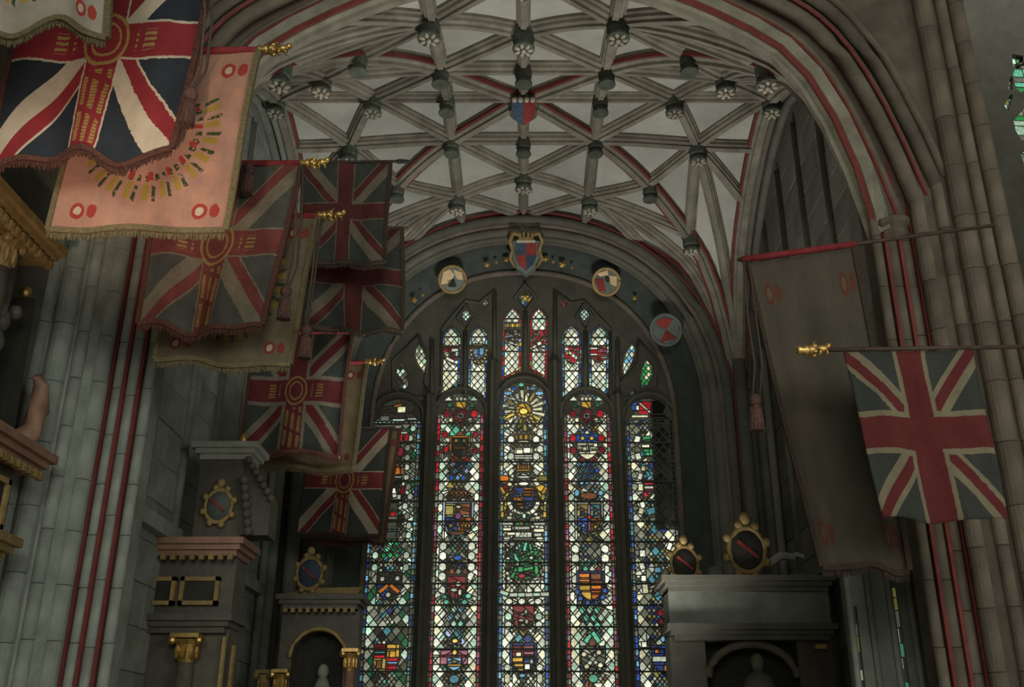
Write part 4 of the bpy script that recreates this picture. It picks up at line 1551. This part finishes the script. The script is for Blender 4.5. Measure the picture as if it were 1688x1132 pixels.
def buff(ground, g2, wreath=True, rose=(.42, .06, .05), yellow=(.42, .27, .06), leaf=(.06, .08, .03)):
    def build(nt, u, v, nz):
        n = nt.nodes.new('ShaderNodeTexNoise')
        n.inputs['Scale'].default_value = 9
        n.inputs['Detail'].default_value = 6
        t = nt.nodes.new('ShaderNodeUVMap')
        nt.links.new(t.outputs[0], n.inputs['Vector'])
        c = mixc(nt, E(nt, n.outputs['Fac']), ground, g2)
        if wreath:
            x, y = u + .05, v - .08
            r = (x * x + y * y).sqrt()
            an = y.op('ARCTAN2', x)
            fa = (an * 3.7 + 20.0).frac()
            low = y.lt(.36)
            wob = (fa - .5).abs() * .10
            c = mixc(nt, (r - .69).abs().lt(.09) * (fa - .35).abs().lt(.17) * low, c, yellow)
            c = mixc(nt, (r - .69 - wob).abs().lt(.085) * (fa - .76).abs().lt(.10) * low * nz.gt(.42), c, leaf)
            fb = (an * 6.3 + 20.0).frac()
            c = mixc(nt, (r - .54).abs().lt(.04) * (fb - .5).abs().lt(.25) * low * nz.gt(.45), c, leaf)
            fc = (an * 2.6 + 20.3).frac()
            c = mixc(nt, (r - .52).abs().lt(.05) * (fc - .5).abs().lt(.12) * low, c, rose)
        for cx, cy in ((-.72, -.80), (.66, -.80), (.70, .76), (-.72, .76)):
            a, b = u - cx, (v - cy) * 1.0
            q = (a * a + b * b).sqrt()
            c = mixc(nt, q.lt(.085), c, rose)
            c = mixc(nt, q.lt(.045), c, (.15, .10, .07) if ground[0] < .2 else (.62, .50, .38))
            a2 = a - .17
            q2 = (a2 * a2 + b * b * .7).sqrt()
            c = mixc(nt, q2.lt(.06), c, rose)
        return c
    return build


FM = dict(
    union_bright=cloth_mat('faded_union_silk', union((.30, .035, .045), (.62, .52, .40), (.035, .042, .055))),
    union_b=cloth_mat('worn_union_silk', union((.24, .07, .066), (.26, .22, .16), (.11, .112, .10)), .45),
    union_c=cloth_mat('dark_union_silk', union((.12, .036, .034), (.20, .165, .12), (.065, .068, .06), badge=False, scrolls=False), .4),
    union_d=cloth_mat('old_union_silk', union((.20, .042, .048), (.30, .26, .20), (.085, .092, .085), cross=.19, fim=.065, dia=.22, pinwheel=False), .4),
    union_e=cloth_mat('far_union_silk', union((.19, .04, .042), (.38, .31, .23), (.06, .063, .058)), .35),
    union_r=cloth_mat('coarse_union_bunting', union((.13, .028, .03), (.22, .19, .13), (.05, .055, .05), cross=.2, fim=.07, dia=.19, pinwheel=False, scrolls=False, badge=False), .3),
    buff_a=cloth_mat('pink_buff_silk', buff((.62, .30, .20), (.38, .24, .20)), .3),
    buff_o=cloth_mat('grey_buff_silk', buff((.36, .30, .24), (.42, .37, .33)), .3),
    buff_b=cloth_mat('olive_buff_silk', buff((.25, .19, .12), (.20, .16, .11), rose=(.30, .07, .05)), .4),
    buff_d=cloth_mat('plain_buff_silk', buff((.28, .21, .12), (.21, .16, .095), wreath=False, rose=(.24, .06, .05)), .35),
    buff_r=cloth_mat('dark_brown_silk', buff((.085, .072, .056), (.11, .095, .075), wreath=False, rose=(.13, .05, .035)), .3),
)


def flag(name, label, corners, y, mat, seed, fringe=None, wave=.05, sag=0.0, staff=None, sleeve=None, finial=None, tassel=None, cords=None, tip=False, group='regimental flags along the left wall', fr_side=True, ends=None, yaw=0.0):
    """corners (photograph px): TL, TR, BR, BL hung in the vertical plane at distance y"""
    rr = random.Random(seed)
    TL, TR, BR, BL = [W(*c, y) for c in corners]
    root = (TL + TR) / 2
    t = thing(name, label, 'flag', tuple(root), group=group)
    nu, nv = 44, 44
    vs, uvs, fs = [], [], []
    ph = [rr.uniform(0, 6.28) for _ in range(6)]

    def pos(u, v):
        p = (TL * (1 - u) + TR * u) * (1 - v) + (BL * (1 - u) + BR * u) * v
        g = .25 + .75 * v
        dy = wave * g * (math.sin(u * 9 + ph[0] + v * 1.5) * .6 + math.sin(u * 17 + ph[1] - v * 2) * .35)
        dz = sag * v * v * (math.sin(u * 8 + ph[2]) * .6 + math.sin(u * 15 + ph[3]) * .3)
        return p + Vector((math.sin(v * 5 + ph[4]) * .012 * (1 if u > .5 else -1), dy + yaw * (u - .5), dz)) - root
    th = .012
    for j in range(nv + 1):
        for i in range(nu + 1):
            vs.append(pos(i / nu, j / nv))
            uvs.append((i / nu, 1 - j / nv))
    n1 = len(vs)
    vs += [p + Vector((0, th, 0)) for p in vs]
    uvs += uvs
    w = nu + 1
    for j in range(nv):
        for i in range(nu):
            a = j * w + i
            fs += [(a, a + w, a + w + 1, a + 1), (n1 + a, n1 + a + 1, n1 + a + w + 1, n1 + a + w)]
    rim = [i for i in range(w)] + [j * w + nu for j in range(1, nv + 1)] + [nv * w + i for i in range(nu - 1, -1, -1)] + [j * w for j in range(nv - 1, 0, -1)]
    for i in range(len(rim)):
        a, b = rim[i], rim[(i + 1) % len(rim)]
        fs.append((a, b, n1 + b, n1 + a))
    me = bpy.data.meshes.new('flag_cloth')
    me.from_pydata([tuple(p) for p in vs], [], fs)
    uvl = me.uv_layers.new(name='UVMap')
    li = [0] * len(me.loops)
    me.loops.foreach_get('vertex_index', li)
    uvl.data.foreach_set('uv', [c for i in li for c in uvs[i]])
    me.polygons.foreach_set('use_smooth', [True] * len(me.polygons))
    me.materials.append(FM[mat])
    link('flag_cloth', me, t)
    if fringe:
        # a fringe of single threads hanging from the hem, joined under a braid
        mb = MB()
        edge = [(i / nu, 1.0) for i in range(nu + 1)]
        pts = [pos(*e) for e in edge]
        mb.sweep([(-.022, -.016), (.022, -.016), (.022, .03), (-.022, .03)], pts, [Vector((0, 0, -1))] * len(pts))
        k = 150
        for i in range(k):
            u = (i + .5) / k
            p = pos(u, 1.0)
            l = .085 * rr.uniform(.75, 1.1)
            dx = (TR - TL).length / k * .42
            q = Vector((rr.uniform(-.008, .008), rr.uniform(-.006, .006), -l))
            mb.add([p + Vector((-dx, 0, 0)), p + Vector((dx, 0, 0)), p + q + Vector((dx * .7, 0, 0)), p + q + Vector((-dx * .7, 0, 0)),
                    p + Vector((-dx, .014, 0)), p + Vector((dx, .014, 0)), p + q + Vector((dx * .7, .014, 0)), p + q + Vector((-dx * .7, .014, 0))],
                   [(0, 3, 2, 1), (4, 5, 6, 7), (0, 4, 7, 3), (1, 2, 6, 5), (3, 7, 6, 2)])
        if fr_side:
            pts = [pos(1.0, j / nv) for j in range(nv + 1)]
            mb.sweep([(-.02, -.02), (.02, -.02), (.02, .03), (-.02, .03)], pts, [Vector((1, 0, 0))] * len(pts))
            pts = [pos(0.0, j / nv) for j in range(nv + 1)]
            mb.sweep([(-.02, -.02), (.02, -.02), (.02, .02), (-.02, .02)], pts, [Vector((-1, 0, 0))] * len(pts))
        mb.obj('fringe', M[fringe], t, kind='stuff')
    if staff:
        a, b = W(*staff[0], y + (ends[0] if ends else 0)) - root, W(*staff[1], y + (ends[1] if ends else 0)) - root
        lim = -4.48 if y > 10 else -4.95                # the butt sits just short of the wall
        if a.x + root.x < lim:
            a = a.lerp(b, (lim - a.x - root.x) / (b.x - a.x))
        so = MB().tube([a, b], .021, 8).obj('staff', M['wood'], t, smooth=True)
        if tip:
            d = (b - a).normalized()
            MB().lathe([(.02, 0), (.035, .05), (.028, .14), (.002, .26)], b, 8, d).obj('staff_tip', M['hblack'], so)
    if sleeve:
        a, b = W(*sleeve[0], y) - root, W(*sleeve[1], y) - root
        MB().tube([a, a.lerp(b, .33), a.lerp(b, .66), b], [.034, .036, .035, .033], 8).obj('sleeve', M['crimson'], t, smooth=True, label='dull crimson sleeve over the staff')
    if finial:
        c = W(*finial, y) - root
        fo = MB().lathe([(.03, -.10), (.045, -.08), (.03, -.05), (.05, -.02), (.03, .02)], c, 10, (1, 0, 0)).obj('finial', M['gold'], t, smooth=True, label='gilded crown and lion finial')
        mb = MB().ell(c + Vector((.03, 0, .0)), (.055, .05, .05), 9, 6)           # crown
        for i in range(5):
            a = 2 * PI * i / 5
            mb.ell(c + Vector((.05, .045 * math.cos(a), .045 * math.sin(a))), (.03, .018, .018), 6, 4)
        mb.ell(c + Vector((.13, 0, .015)), (.06, .03, .035), 8, 5)                # lion standing on it
        mb.ell(c + Vector((.18, 0, .04)), (.03, .027, .03), 8, 5)
        for dx in (.1, .16):
            for dy in (-.018, .018):
                mb.tube([c + Vector((dx, dy, .005)), c + Vector((dx, dy, -.045))], .01, 5)
        mb.tube([c + Vector((.08, 0, .02)), c + Vector((.05, 0, .06)), c + Vector((.08, 0, .09))], .008, 5)
        mb.obj('finial_lion', M['gold'], fo, smooth=True)
    if cords:
        for cd in cords:
            pts = [W(*q, y - .09) - root for q in cd]
            MB().tube(pts, .012, 6).obj('cord', M['cord'], t, smooth=True)
    if tassel:
        for tp in tassel:
            c = W(*tp, y - .09) - root
            to_ = MB().lathe([(.012, .16), (.045, .14), (.06, .10), (.05, .06), (.03, .04)], c, 10).obj('tassel', M['tassel'], t, smooth=True)
            mb = MB().lathe([(.03, .05), (.055, -.01), (.06, -.12), (.045, -.2)], c, 12)
            for i in range(12):
                a = 2 * PI * i / 12
                mb.tube([c + Vector((.045 * math.cos(a), .045 * math.sin(a), .02)), c + Vector((.062 * math.cos(a), .062 * math.sin(a), -.2))], .009, 4)
            mb.obj('tassel_skirt', M['tassel'], to_)
    return t


flag('regimental_flag', 'grey-buff silk flag cut off at the top corner, hanging above the brightest flags', [(-70, -250), (185, -250), (178, 55), (-95, 35)], 5.9, 'buff_o', 3, 'fringe', .06, .14,
     staff=[(-140, -256), (210, -256)])
flag('regimental_flag', 'large lamplit Union flag with gold scrolls, the brightest, before the pink-buff silk', [(65, -105), (362, -105), (277, 248), (-12, 268)], 6.8, 'union_bright', 5, 'fringer', .08, .13,
     staff=[(-60, -112), (400, -110)], cords=[[(332, -60), (338, 20), (330, 110), (312, 150)], [(345, -60), (350, 30), (340, 115), (318, 150)]], tassel=[(312, 172)])
flag('regimental_flag', 'lamplit pink-buff silk flag with a wreath of yellow scrolls and green leaves', [(148, 84), (427, 84), (370, 378), (84, 378)], 7.2, 'buff_a', 7, 'fringe', .05, .05,
     staff=[(20, 85), (440, 82)], sleeve=[(150, 85), (427, 83)], finial=(442, 82))
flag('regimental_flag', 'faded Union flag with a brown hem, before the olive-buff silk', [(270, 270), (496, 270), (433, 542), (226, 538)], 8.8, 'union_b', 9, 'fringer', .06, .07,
     staff=[(60, 272), (505, 269)], sleeve=[(270, 270), (496, 269)], finial=(510, 269), cords=[[(494, 272), (488, 350), (482, 430), (470, 480)], [(500, 272), (497, 350), (490, 440), (473, 480)], [(392, 240), (396, 270), (408, 282)]], tassel=[(470, 495), (409, 292)])
flag('regimental_flag', 'olive-buff silk flag with a red rose in its corner, behind the faded Union flag', [(300, 355), (524, 358), (475, 602), (258, 592)], 9.2, 'buff_b', 11, 'fringe', .05, .05,
     staff=[(100, 357), (535, 356)], sleeve=[(300, 356), (526, 356)], finial=(538, 355), cords=[[(524, 360), (516, 440), (508, 500), (503, 545)], [(530, 360), (521, 440), (512, 505), (506, 545)]], tassel=[(504, 560)])
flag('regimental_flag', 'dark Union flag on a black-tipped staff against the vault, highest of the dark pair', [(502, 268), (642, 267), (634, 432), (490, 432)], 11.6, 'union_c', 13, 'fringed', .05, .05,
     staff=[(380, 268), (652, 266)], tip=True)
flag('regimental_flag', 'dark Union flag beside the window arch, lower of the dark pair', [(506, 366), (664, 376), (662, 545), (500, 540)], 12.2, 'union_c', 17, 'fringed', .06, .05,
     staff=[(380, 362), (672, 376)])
flag('regimental_flag', 'Union flag with red-on-white diagonals and a gilded finial, before a plain buff silk', [(418, 548), (580, 548), (556, 746), (397, 743)], 13.2, 'union_d', 19, 'fringer', .05, .04,
     staff=[(270, 549), (590, 547)], sleeve=[(418, 548), (580, 547)], finial=(594, 546))
flag('regimental_flag', 'plain buff silk flag with its edge showing behind the red-on-white Union flag', [(445, 596), (606, 598), (581, 772), (418, 768)], 13.7, 'buff_d', 23, 'fringe', .04, .03,
     staff=[(300, 597), (615, 597)], sleeve=[(445, 597), (604, 597)], finial=(612, 596))
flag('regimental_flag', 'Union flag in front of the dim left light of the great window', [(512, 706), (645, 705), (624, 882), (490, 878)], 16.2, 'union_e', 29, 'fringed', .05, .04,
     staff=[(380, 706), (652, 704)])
flag('regimental_flag', 'buff silk flag showing only its edge and hem behind the furthest Union flag', [(530, 714), (658, 708), (634, 894), (520, 890)], 16.6, 'buff_d', 31, 'fringer', .04, .04,
     staff=[(400, 714), (664, 707)])
flag('regimental_flag', 'plain dark brown flag with red roses on a sloping staff', [(1230, 434), (1408, 408), (1502, 938), (1350, 930)], 8.9, 'buff_r', 37, 'fringed', .06, .04,
     staff=[(1216, 428), (1640, 371)], sleeve=[(1222, 428), (1410, 402)], cords=[[(1226, 430), (1232, 520), (1244, 600), (1240, 660)], [(1234, 430), (1246, 520), (1256, 600), (1252, 660)]], tassel=[(1246, 676)], group='regimental flags by the right pier')
flag('regimental_flag', 'coarse Union flag with broad white edges hanging from the right pier before the brown flag', [(1390, 580), (1604, 577), (1660, 858), (1456, 856)], 8.0, 'union_r', 41, None, .06, .03,
     staff=[(1330, 577), (1700, 571)], finial=(1332, 577), group='regimental flags by the right pier')


# ------------------------------------------------------------------ monuments
def column(parent, x, y, z0, z1, r, shaftm='marble', capm='gold'):
    o = MB().lathe([(r * 1.25, 0), (r * 1.25, .06), (r, .1), (r * 1.04, (z1 - z0) * .4), (r * .85, z1 - z0)], (x, y, z0), 12).obj('column', M[shaftm], parent, smooth=True)
    mb = MB().lathe([(r * .85, 0), (r * .95, .05), (r * 1.25, .2), (r * 1.5, .26)], (x, y, z1), 10)
    for a in range(8):
        an = 2 * PI * a / 8
        mb.ell((x + math.cos(an) * r * 1.12, y + math.sin(an) * r * 1.12, z1 + .12), (r * .32, r * .32, .09), 6, 4)
    for sx in (-1, 1):
        mb.ell((x + sx * r * 1.45, y - r * .9, z1 + .25), (.05, .05, .055), 8, 5)
    mb.box((x, y, z1 + .3), (r * 3.1, r * 3.1, .05))
    mb.obj('capital', M[capm], o, smooth=False, label='gilded carved capital')
    return o


def cartouche(parent, x, y, z, s, m='oldgold', field='hgreen'):
    o = MB().lathe([(s * .42, 0), (s * .46, .04), (s * .36, .09), (.01, .12)], (0, 0, 0), 14, (0, -1, 0)).obj('cartouche', M[field], parent, smooth=True)
    o.location = (x, y, z)
    o.scale = (1, 1, 1.25)
    mb = MB()
    ring = [(s * .47 * math.cos(a), -.05, s * .47 * math.sin(a)) for a in [2 * PI * i / 18 for i in range(19)]]
    mb.tube(ring, s * .07, 6)
    for i in range(8):
        a = 2 * PI * i / 8 + .3
        mb.ell((s * .55 * math.cos(a), -.05, s * .55 * math.sin(a)), (s * .13, .05, s * .10), 7, 5)
    mb.obj('scrolled_frame', M[m], o, smooth=True)
    MB().ell((0, -.05, s * .66), (s * .16, .06, s * .14), 8, 6).obj('crest', M[m], o, smooth=True)
    MB().box((0, -.11, 0), (s * .62, .03, s * .07), 0, .6).obj('bend', M['hred'], o)
    return o


def cornice(parent, cx, y, z, w, d, m, dent=True, name='cornice'):
    o = MB().box((cx, y, z), (w, d, .07)).box((cx, y, z + .07), (w + .1, d + .1, .07)).box((cx, y, z + .14), (w + .2, d + .2, .08)).obj(name, M[m], parent)
    if dent:
        n = int(w / .11)
        for i in range(n):
            MB().box((cx - w / 2 + (i + .5) * w / n, y - d / 2 - .02, z - .055), (.06, .06, .07)).obj('dentil', M['oldgold'], o)
    return o


def panel(parent, x, y, z, w, h, m='hblack', fm='oldgold', name='inscription_panel'):
    o = MB().box((x, y, z), (w, .05, h)).obj(name, M[m], parent)
    mb = MB()
    for sx in (-1, 1):
        mb.box((x + sx * (w / 2 + .025), y - .02, z), (.05, .08, h + .1))
        mb.box((x, y - .02, z + sx * (h / 2 + .025)), (w + .1, .08, .05))
    mb.obj('panel_frame', M[fm], o)
    return o


# pedimented monument facing the viewer, left
p0 = W(305, 912, 12.45)
m1 = thing('wall_monument', 'tall dark monument with pediment, gilded capital and two small panels, beside the left pier', 'monument', (p0.x, 12.45, 0))
zc = p0.z
MB().box((0, .35, zc / 2), (1.25, .5, zc)).obj('body', M['marble'], m1)
cornice(m1, 0, .28, zc, 1.3, .66, 'pink')
panel(m1, -.32, .08, zc - .45, .38, .24)
panel(m1, .22, .08, zc - .45, .38, .24)
cornice(m1, 0, .26, zc - .92, 1.2, .56, 'marble', False, 'string_course')
column(m1, .18, -.02, 0, zc - 1.3, .11, 'marble', 'gold')
column(m1, -.50, -.02, 0, zc - 1.3, .10, 'marble', 'oldgold')
MB().box((.32, .34, zc + .75), (.62, .4, 1.1)).obj('attic', M['marble'], m1)
cornice(m1, .32, .34, zc + 1.28, .66, .46, 'pale', False)
o = MB().prism([(.62, .1, zc + 1.25), (.98, .1, zc + .75), (.98, .1, zc + .25), (.62, .1, zc + .25)], (0, .4, 0)).obj('raking_side', M['marble'], m1)
mb = MB()
for i in range(7):
    mb.ell((.66 + .055 * i, .04, zc + 1.2 - .085 * i + .02), (.05, .05, .05), 7, 5)
    mb.ell((.62 + .02 * i, .04, zc + .95 - .11 * i), (.06, .05, .06), 7, 5)
mb.obj('carved_foliage', M['brown'], m1, smooth=True)
MB().lathe([(.05, 0), (.09, .03), (.05, .07), (.1, .16), (.11, .25), (.05, .32), (.06, .36), (.01, .44)], (-.48, .22, zc + .2), 12).obj('urn', M['boss'], m1, smooth=True)
MB().lathe([(.02, 0), (.045, .04), (.05, .08), (.03, .12), (.005, .16)], (.48, .3, zc + 1.5), 10).obj('gilt_ball', M['gold'], m1, smooth=True)
cartouche(m1, .32, .14, zc + .62, .36)
MB().ell((-.62, -.05, zc - 1.45), (.05, .05, .05), 9, 6).obj('gilt_ball', M['gold'], m1, smooth=True)
MB().tube([(.60, .03, .2), (.60, .03, zc - 1.0)], .03, 6).obj('gilt_strip', M['oldgold'], m1)
MB().tube([(.72, .03, .2), (.72, .03, zc - 1.1)], .03, 6).obj('gilt_strip', M['oldgold'], m1)

# arched monument nearer the window, left
p0 = W(528, 1000, 15.8)
m2 = thing('wall_monument', 'dark arched monument topped by a small coat of arms, under the furthest flag', 'monument', (p0.x, 15.8, 0))
zc = p0.z
cornice(m2, 0, .25, zc, 1.15, .6, 'marble', True)
mb = MB()
rin = .40
pts = [(rin * math.cos(PI * i / 14), rin * math.sin(PI * i / 14)) for i in range(15)]
for i in range(14):
    (ax, az), (bx, bz) = pts[i], pts[i + 1]
    mb.prism([(ax, .1, zc - .75 + az), (bx, .1, zc - .75 + bz), (bx, .1, zc - .05), (ax, .1, zc - .05)], (0, .35, 0))
mb.box((-.5, .28, (zc - .75) / 2), (.2, .36, zc - .75)).box((.5, .28, (zc - .75) / 2), (.2, .36, zc - .75))
mb.box((-.5, .28, zc - .4), (.2, .36, .7)).box((.5, .28, zc - .4), (.2, .36, .7))
mb.obj('arch_body', M['marble'], m2)
MB().box((0, .5, zc / 2), (1.0, .1, zc)).obj('niche_back', M['hblack'], m2)
MB().tube([(x * 1.08, .08, zc - .75 + z * 1.08) for x, z in pts], .035, 6).obj('arch_rim', M['oldgold'], m2, smooth=True)
column(m2, -.52, .0, 0, zc - 1.25, .08, 'marble', 'gold')
column(m2, .52, .0, 0, zc - .95, .08, 'pink', 'gold')
column(m2, -.80, .1, 0, zc - 1.25, .07, 'marble', 'oldgold')
cartouche(m2, -.22, .1, zc + .52, .42, 'oldgold', 'hblue')
mb = MB().lathe([(.14, 0), (.16, .25), (.10, .42), (.07, .48)], (.05, .36, zc - 1.5), 10).ell((.05, .36, zc - .93), (.09, .1, .12), 10, 7)
mb.obj('bust', M['pale'], m2, smooth=True)
MB().prism([(-.55, .1, zc + .22), (.55, .1, zc + .22), (.62, .1, zc + .32), (-.25, .1, zc + .30)], (0, .3, 0)).obj('pediment', M['oldgold'], m2)

# large monument on the aisle wall, extreme left
m3 = thing('wall_monument', 'large dark monument with heavy cornices and gilding at the frame edge beneath the lamplit flags', 'monument', (-5.0, 8.1, 0), PI / 2)
# local x runs away from the viewer, local -y stands out from the wall
cornice(m3, -.35, -.16, 1.65 + EYE, 2.5, .34, 'oldgold', False, 'lower_cornice')
MB().box((-.2, -.12, 2.1 + EYE), (2.3, .26, .7)).obj('frieze', M['marble'], m3)
cornice(m3, -.2, -.18, 2.5 + EYE, 2.7, .42, 'pink', True, 'main_cornice')
panel(m3, -.3, -.26, 2.1 + EYE, .5, .36)
panel(m3, .6, -.26, 2.1 + EYE, .3, .36)
MB().box((-.6, -.1, 3.5 + EYE), (1.9, .2, 1.7)).obj('upper_panel', M['marble'], m3)
for x in (-1.2, -.1):
    column(m3, x, -.3, 2.75 + EYE, 4.05 + EYE, .09, 'marble', 'oldgold')
cornice(m3, -.55, -.2, 4.38 + EYE, 2.0, .5, 'oldgold', True, 'upper_cornice')
MB().prism([(.55, -.05, 2.7 + EYE), (.80, -.05, 2.7 + EYE), (.70, -.05, 4.1 + EYE), (.64, -.05, 4.1 + EYE)], (0, -.2, 0)).obj('obelisk', M['hblack'], m3)
MB().ell((.67, -.15, 4.17 + EYE), (.06, .06, .07), 9, 6).obj('gilt_ball', M['gold'], m3, smooth=True)
MB().tube([(.85, -.25, 2.72 + EYE), (1.02, -.28, 2.85 + EYE), (1.10, -.28, 3.1 + EYE), (1.05, -.28, 3.35 + EYE), (.98, -.26, 3.42 + EYE)], [.10, .11, .10, .07, .05], 9).obj('volute', M['pink'], m3, smooth=True)
for i in range(26):
    mb = MB()
    mb.ell((R.uniform(-1.3, .45), -.24 - R.uniform(0, .06), R.uniform(2.85, 4.2) + EYE), (R.uniform(.05, .11), .07, R.uniform(.05, .12)), 7, 5)
    mb.obj('carved_drapery', M['marble'], m3, smooth=True)
cartouche(m3, -.62, -.2, 4.95 + EYE, .5, 'oldgold', 'hblack')
cartouche(m3, -.65, -.22, 3.5 + EYE, .55, 'oldgold', 'pale')
for x in (.35, -.2):
    MB().ell((x, -.3, 4.58 + EYE + .06), (.05, .06, .06), 8, 5).obj('gilt_ball', M['gold'], m3, smooth=True)
MB().box((-.2, -.08, .85 + EYE), (2.2, .16, 1.5)).obj('lower_panel', M['marble'], m3)
MB().ell((.75, -.18, 1.1 + EYE), (.18, .1, .28), 10, 7).obj('medallion', M['hblack'], m3, smooth=True)

# monument right of the window
p0 = W(1235, 1000, 14.6)
m4 = thing('wall_monument', 'dark monument with a plain grey frieze, scrolled cartouche and niche right of the window', 'monument', (p0.x, 14.6, 0))
zc = p0.z
MB().box((0, .3, zc), (2.3, .6, .5)).obj('frieze', M['stone'], m4)
cornice(m4, 0, .28, zc + .25, 2.3, .66, 'dark', False)
cornice(m4, 0, .28, zc - .42, 2.2, .62, 'dark', False, 'architrave')
mb = MB()
for sx in (-1, 1):
    mb.box((sx * .9, .35, (zc - .4) / 2), (.5, .5, zc - .4))
mb.obj('piers', M['marble'], m4)
MB().box((0, .55, (zc - .4) / 2), (1.4, .1, zc - .4)).obj('niche_back', M['hblack'], m4)
pts = [(.62 * math.cos(PI * i / 14), .45 * math.sin(PI * i / 14)) for i in range(15)]
MB().tube([(x, .12, zc - .95 + z) for x, z in pts], .06, 6).obj('niche_arch', M['brown'], m4, smooth=True)
mb = MB().lathe([(.22, 0), (.2, .5), (.26, .9), (.2, 1.05), (.08, 1.15)], (.12, .32, zc - 2.0), 12).ell((.12, .32, zc - .74), (.1, .11, .14), 10, 7)
mb.obj('bust', M['dark'], m4, smooth=True)
c1 = cartouche(m4, .05, .1, zc + .82, .56, 'oldgold', 'hblack')
c2 = cartouche(m4, -.88, .1, zc + .62, .42, 'oldgold', 'hblack')
mb = MB().tube([(.35, .1, zc + .62), (.55, .08, zc + .75), (.75, .08, zc + .72)], [.06, .07, .05], 7)
mb.box((.80, .05, zc + .74), (.14, .08, .06), 0, .3)
mb.obj('helmet_crest', M['pale'], m4, smooth=False)
MB().box((.95, -.02, zc - .55), (.16, .08, .06)).obj('gilt_label', M['gold'], m4)
MB().ell((-.42, .12, zc + .45), (.14, .1, .16), 9, 6).obj('carved_head', M['dark'], m4, smooth=True)

# ------------------------------------------------------------------ side windows glimpsed at the right
def strip_window(label, quads, y, cols, lead=.006):
    w_ = window(label)
    for q in quads:
        P = ccw([(W(px, py, y).x, W(px, py, y).z) for px, py in q])
        lt = Light(P)
        x0, z0, x1, z1 = bbox(P)
        z = z0
        while z < z1:
            h = R.uniform(.09, .2)
            xm = (x0 + x1) / 2 + R.uniform(-.04, .04)
            lt.base([(x0 - .1, z), (xm, z - .03), (xm, z + h - .03), (x0 - .1, z + h)], R.choice(cols))
            lt.base([(xm, z - .03), (x1 + .1, z), (x1 + .1, z + h), (xm, z + h - .03)], R.choice(cols))
            z += h
        finish(lt, w_, y=y, lead=lead)
    return w_


wa = thing('wall_aisle', 'dark wall of the aisle beyond the right pier, pierced by a green window', 'wall', kind='structure')
ya = 14.0
eyes = [[(1666, 92), (1684, 95), (1684, 108), (1668, 112)],
        [(1668, 124), (1676, 106), (1692, 104), (1704, 116), (1700, 136), (1682, 156), (1672, 148)],
        [(1653, 176), (1664, 158), (1668, 160), (1660, 186)], [(1658, 150), (1664, 128), (1668, 132), (1667, 152)],
        [(1668, 200), (1692, 174), (1710, 180), (1704, 232), (1682, 234), (1672, 218)],
        [(1680, 256), (1700, 238), (1712, 262), (1704, 300), (1690, 288)]]
strip_window('green and white traceried aisle window glimpsed at the extreme right edge', eyes, ya, ('sea', 'green', 'mint', 'dim', 'mint', 'olive', 'sea'))
bm = bmesh.new()
ed = loop([(4.9, 0), (11.9, 0), (11.9, 14), (4.9, 14)], ya - .05)
for q in eyes:
    ed += loop(list(reversed(ccw([(W(px, py, ya).x, W(px, py, ya).z) for px, py in q]))), ya - .05)
bmesh.ops.triangle_fill(bm, use_beauty=True, use_dissolve=False, edges=ed)
ret = bmesh.ops.extrude_face_region(bm, geom=list(bm.faces))
bmesh.ops.translate(bm, verts=[g for g in ret['geom'] if isinstance(g, bmesh.types.BMVert)], vec=(0, .12, 0))
bmesh.ops.recalc_face_normals(bm, faces=bm.faces)
me = bpy.data.meshes.new('wall_face')
bm.to_mesh(me)
bm.free()
me.materials.append(M['tracery'])
link('wall_face', me, wa)
# slender openwork screen beside the right pier, its slits glazed
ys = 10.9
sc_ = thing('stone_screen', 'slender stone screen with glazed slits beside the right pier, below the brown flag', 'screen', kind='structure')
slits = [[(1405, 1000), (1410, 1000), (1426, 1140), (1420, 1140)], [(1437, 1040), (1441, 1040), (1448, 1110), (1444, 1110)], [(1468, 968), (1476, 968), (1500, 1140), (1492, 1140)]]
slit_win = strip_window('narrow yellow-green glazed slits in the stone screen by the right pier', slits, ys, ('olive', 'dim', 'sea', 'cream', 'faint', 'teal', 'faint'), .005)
for ch in slit_win.children:                            # panes given a weak glow of their own in place of daylight
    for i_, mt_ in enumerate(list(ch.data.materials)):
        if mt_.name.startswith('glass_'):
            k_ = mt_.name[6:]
            nm = 'daylit_' + k_  # pane material with its own weak glow in place of daylight
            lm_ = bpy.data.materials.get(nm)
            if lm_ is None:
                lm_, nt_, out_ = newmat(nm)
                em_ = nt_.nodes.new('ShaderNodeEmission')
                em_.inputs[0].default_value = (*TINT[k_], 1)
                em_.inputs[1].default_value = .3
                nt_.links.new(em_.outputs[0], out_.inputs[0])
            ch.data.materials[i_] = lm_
bm = bmesh.new()
x0, x1 = W(1392, 1000, ys).x, W(1508, 1000, ys).x
ed = loop([(x0, 0), (x1 + .2, 0), (x1 + .2, 3.6), (x0, 3.6)], ys - .04)
for q in slits:
    ed += loop(list(reversed(ccw([(W(px, py, ys).x, W(px, py, ys).z) for px, py in q]))), ys - .04)
bmesh.ops.triangle_fill(bm, use_beauty=True, use_dissolve=False, edges=ed)
ret = bmesh.ops.extrude_face_region(bm, geom=list(bm.faces))
bmesh.ops.translate(bm, verts=[g for g in ret['geom'] if isinstance(g, bmesh.types.BMVert)], vec=(0, .1, 0))
bmesh.ops.recalc_face_normals(bm, faces=bm.faces)
me = bpy.data.meshes.new('screen_slab')
bm.to_mesh(me)
bm.free()
me.materials.append(M['stone'])
link('screen_slab', me, sc_)
for i in range(4):
    x = x0 + (x1 - x0) * (i + .15) / 3.4
    MB().tube([(x, ys - .05, 0), (x, ys - .05, 3.6)], .035, 7).obj('screen_shaft', M['stone'], sc_, smooth=True)
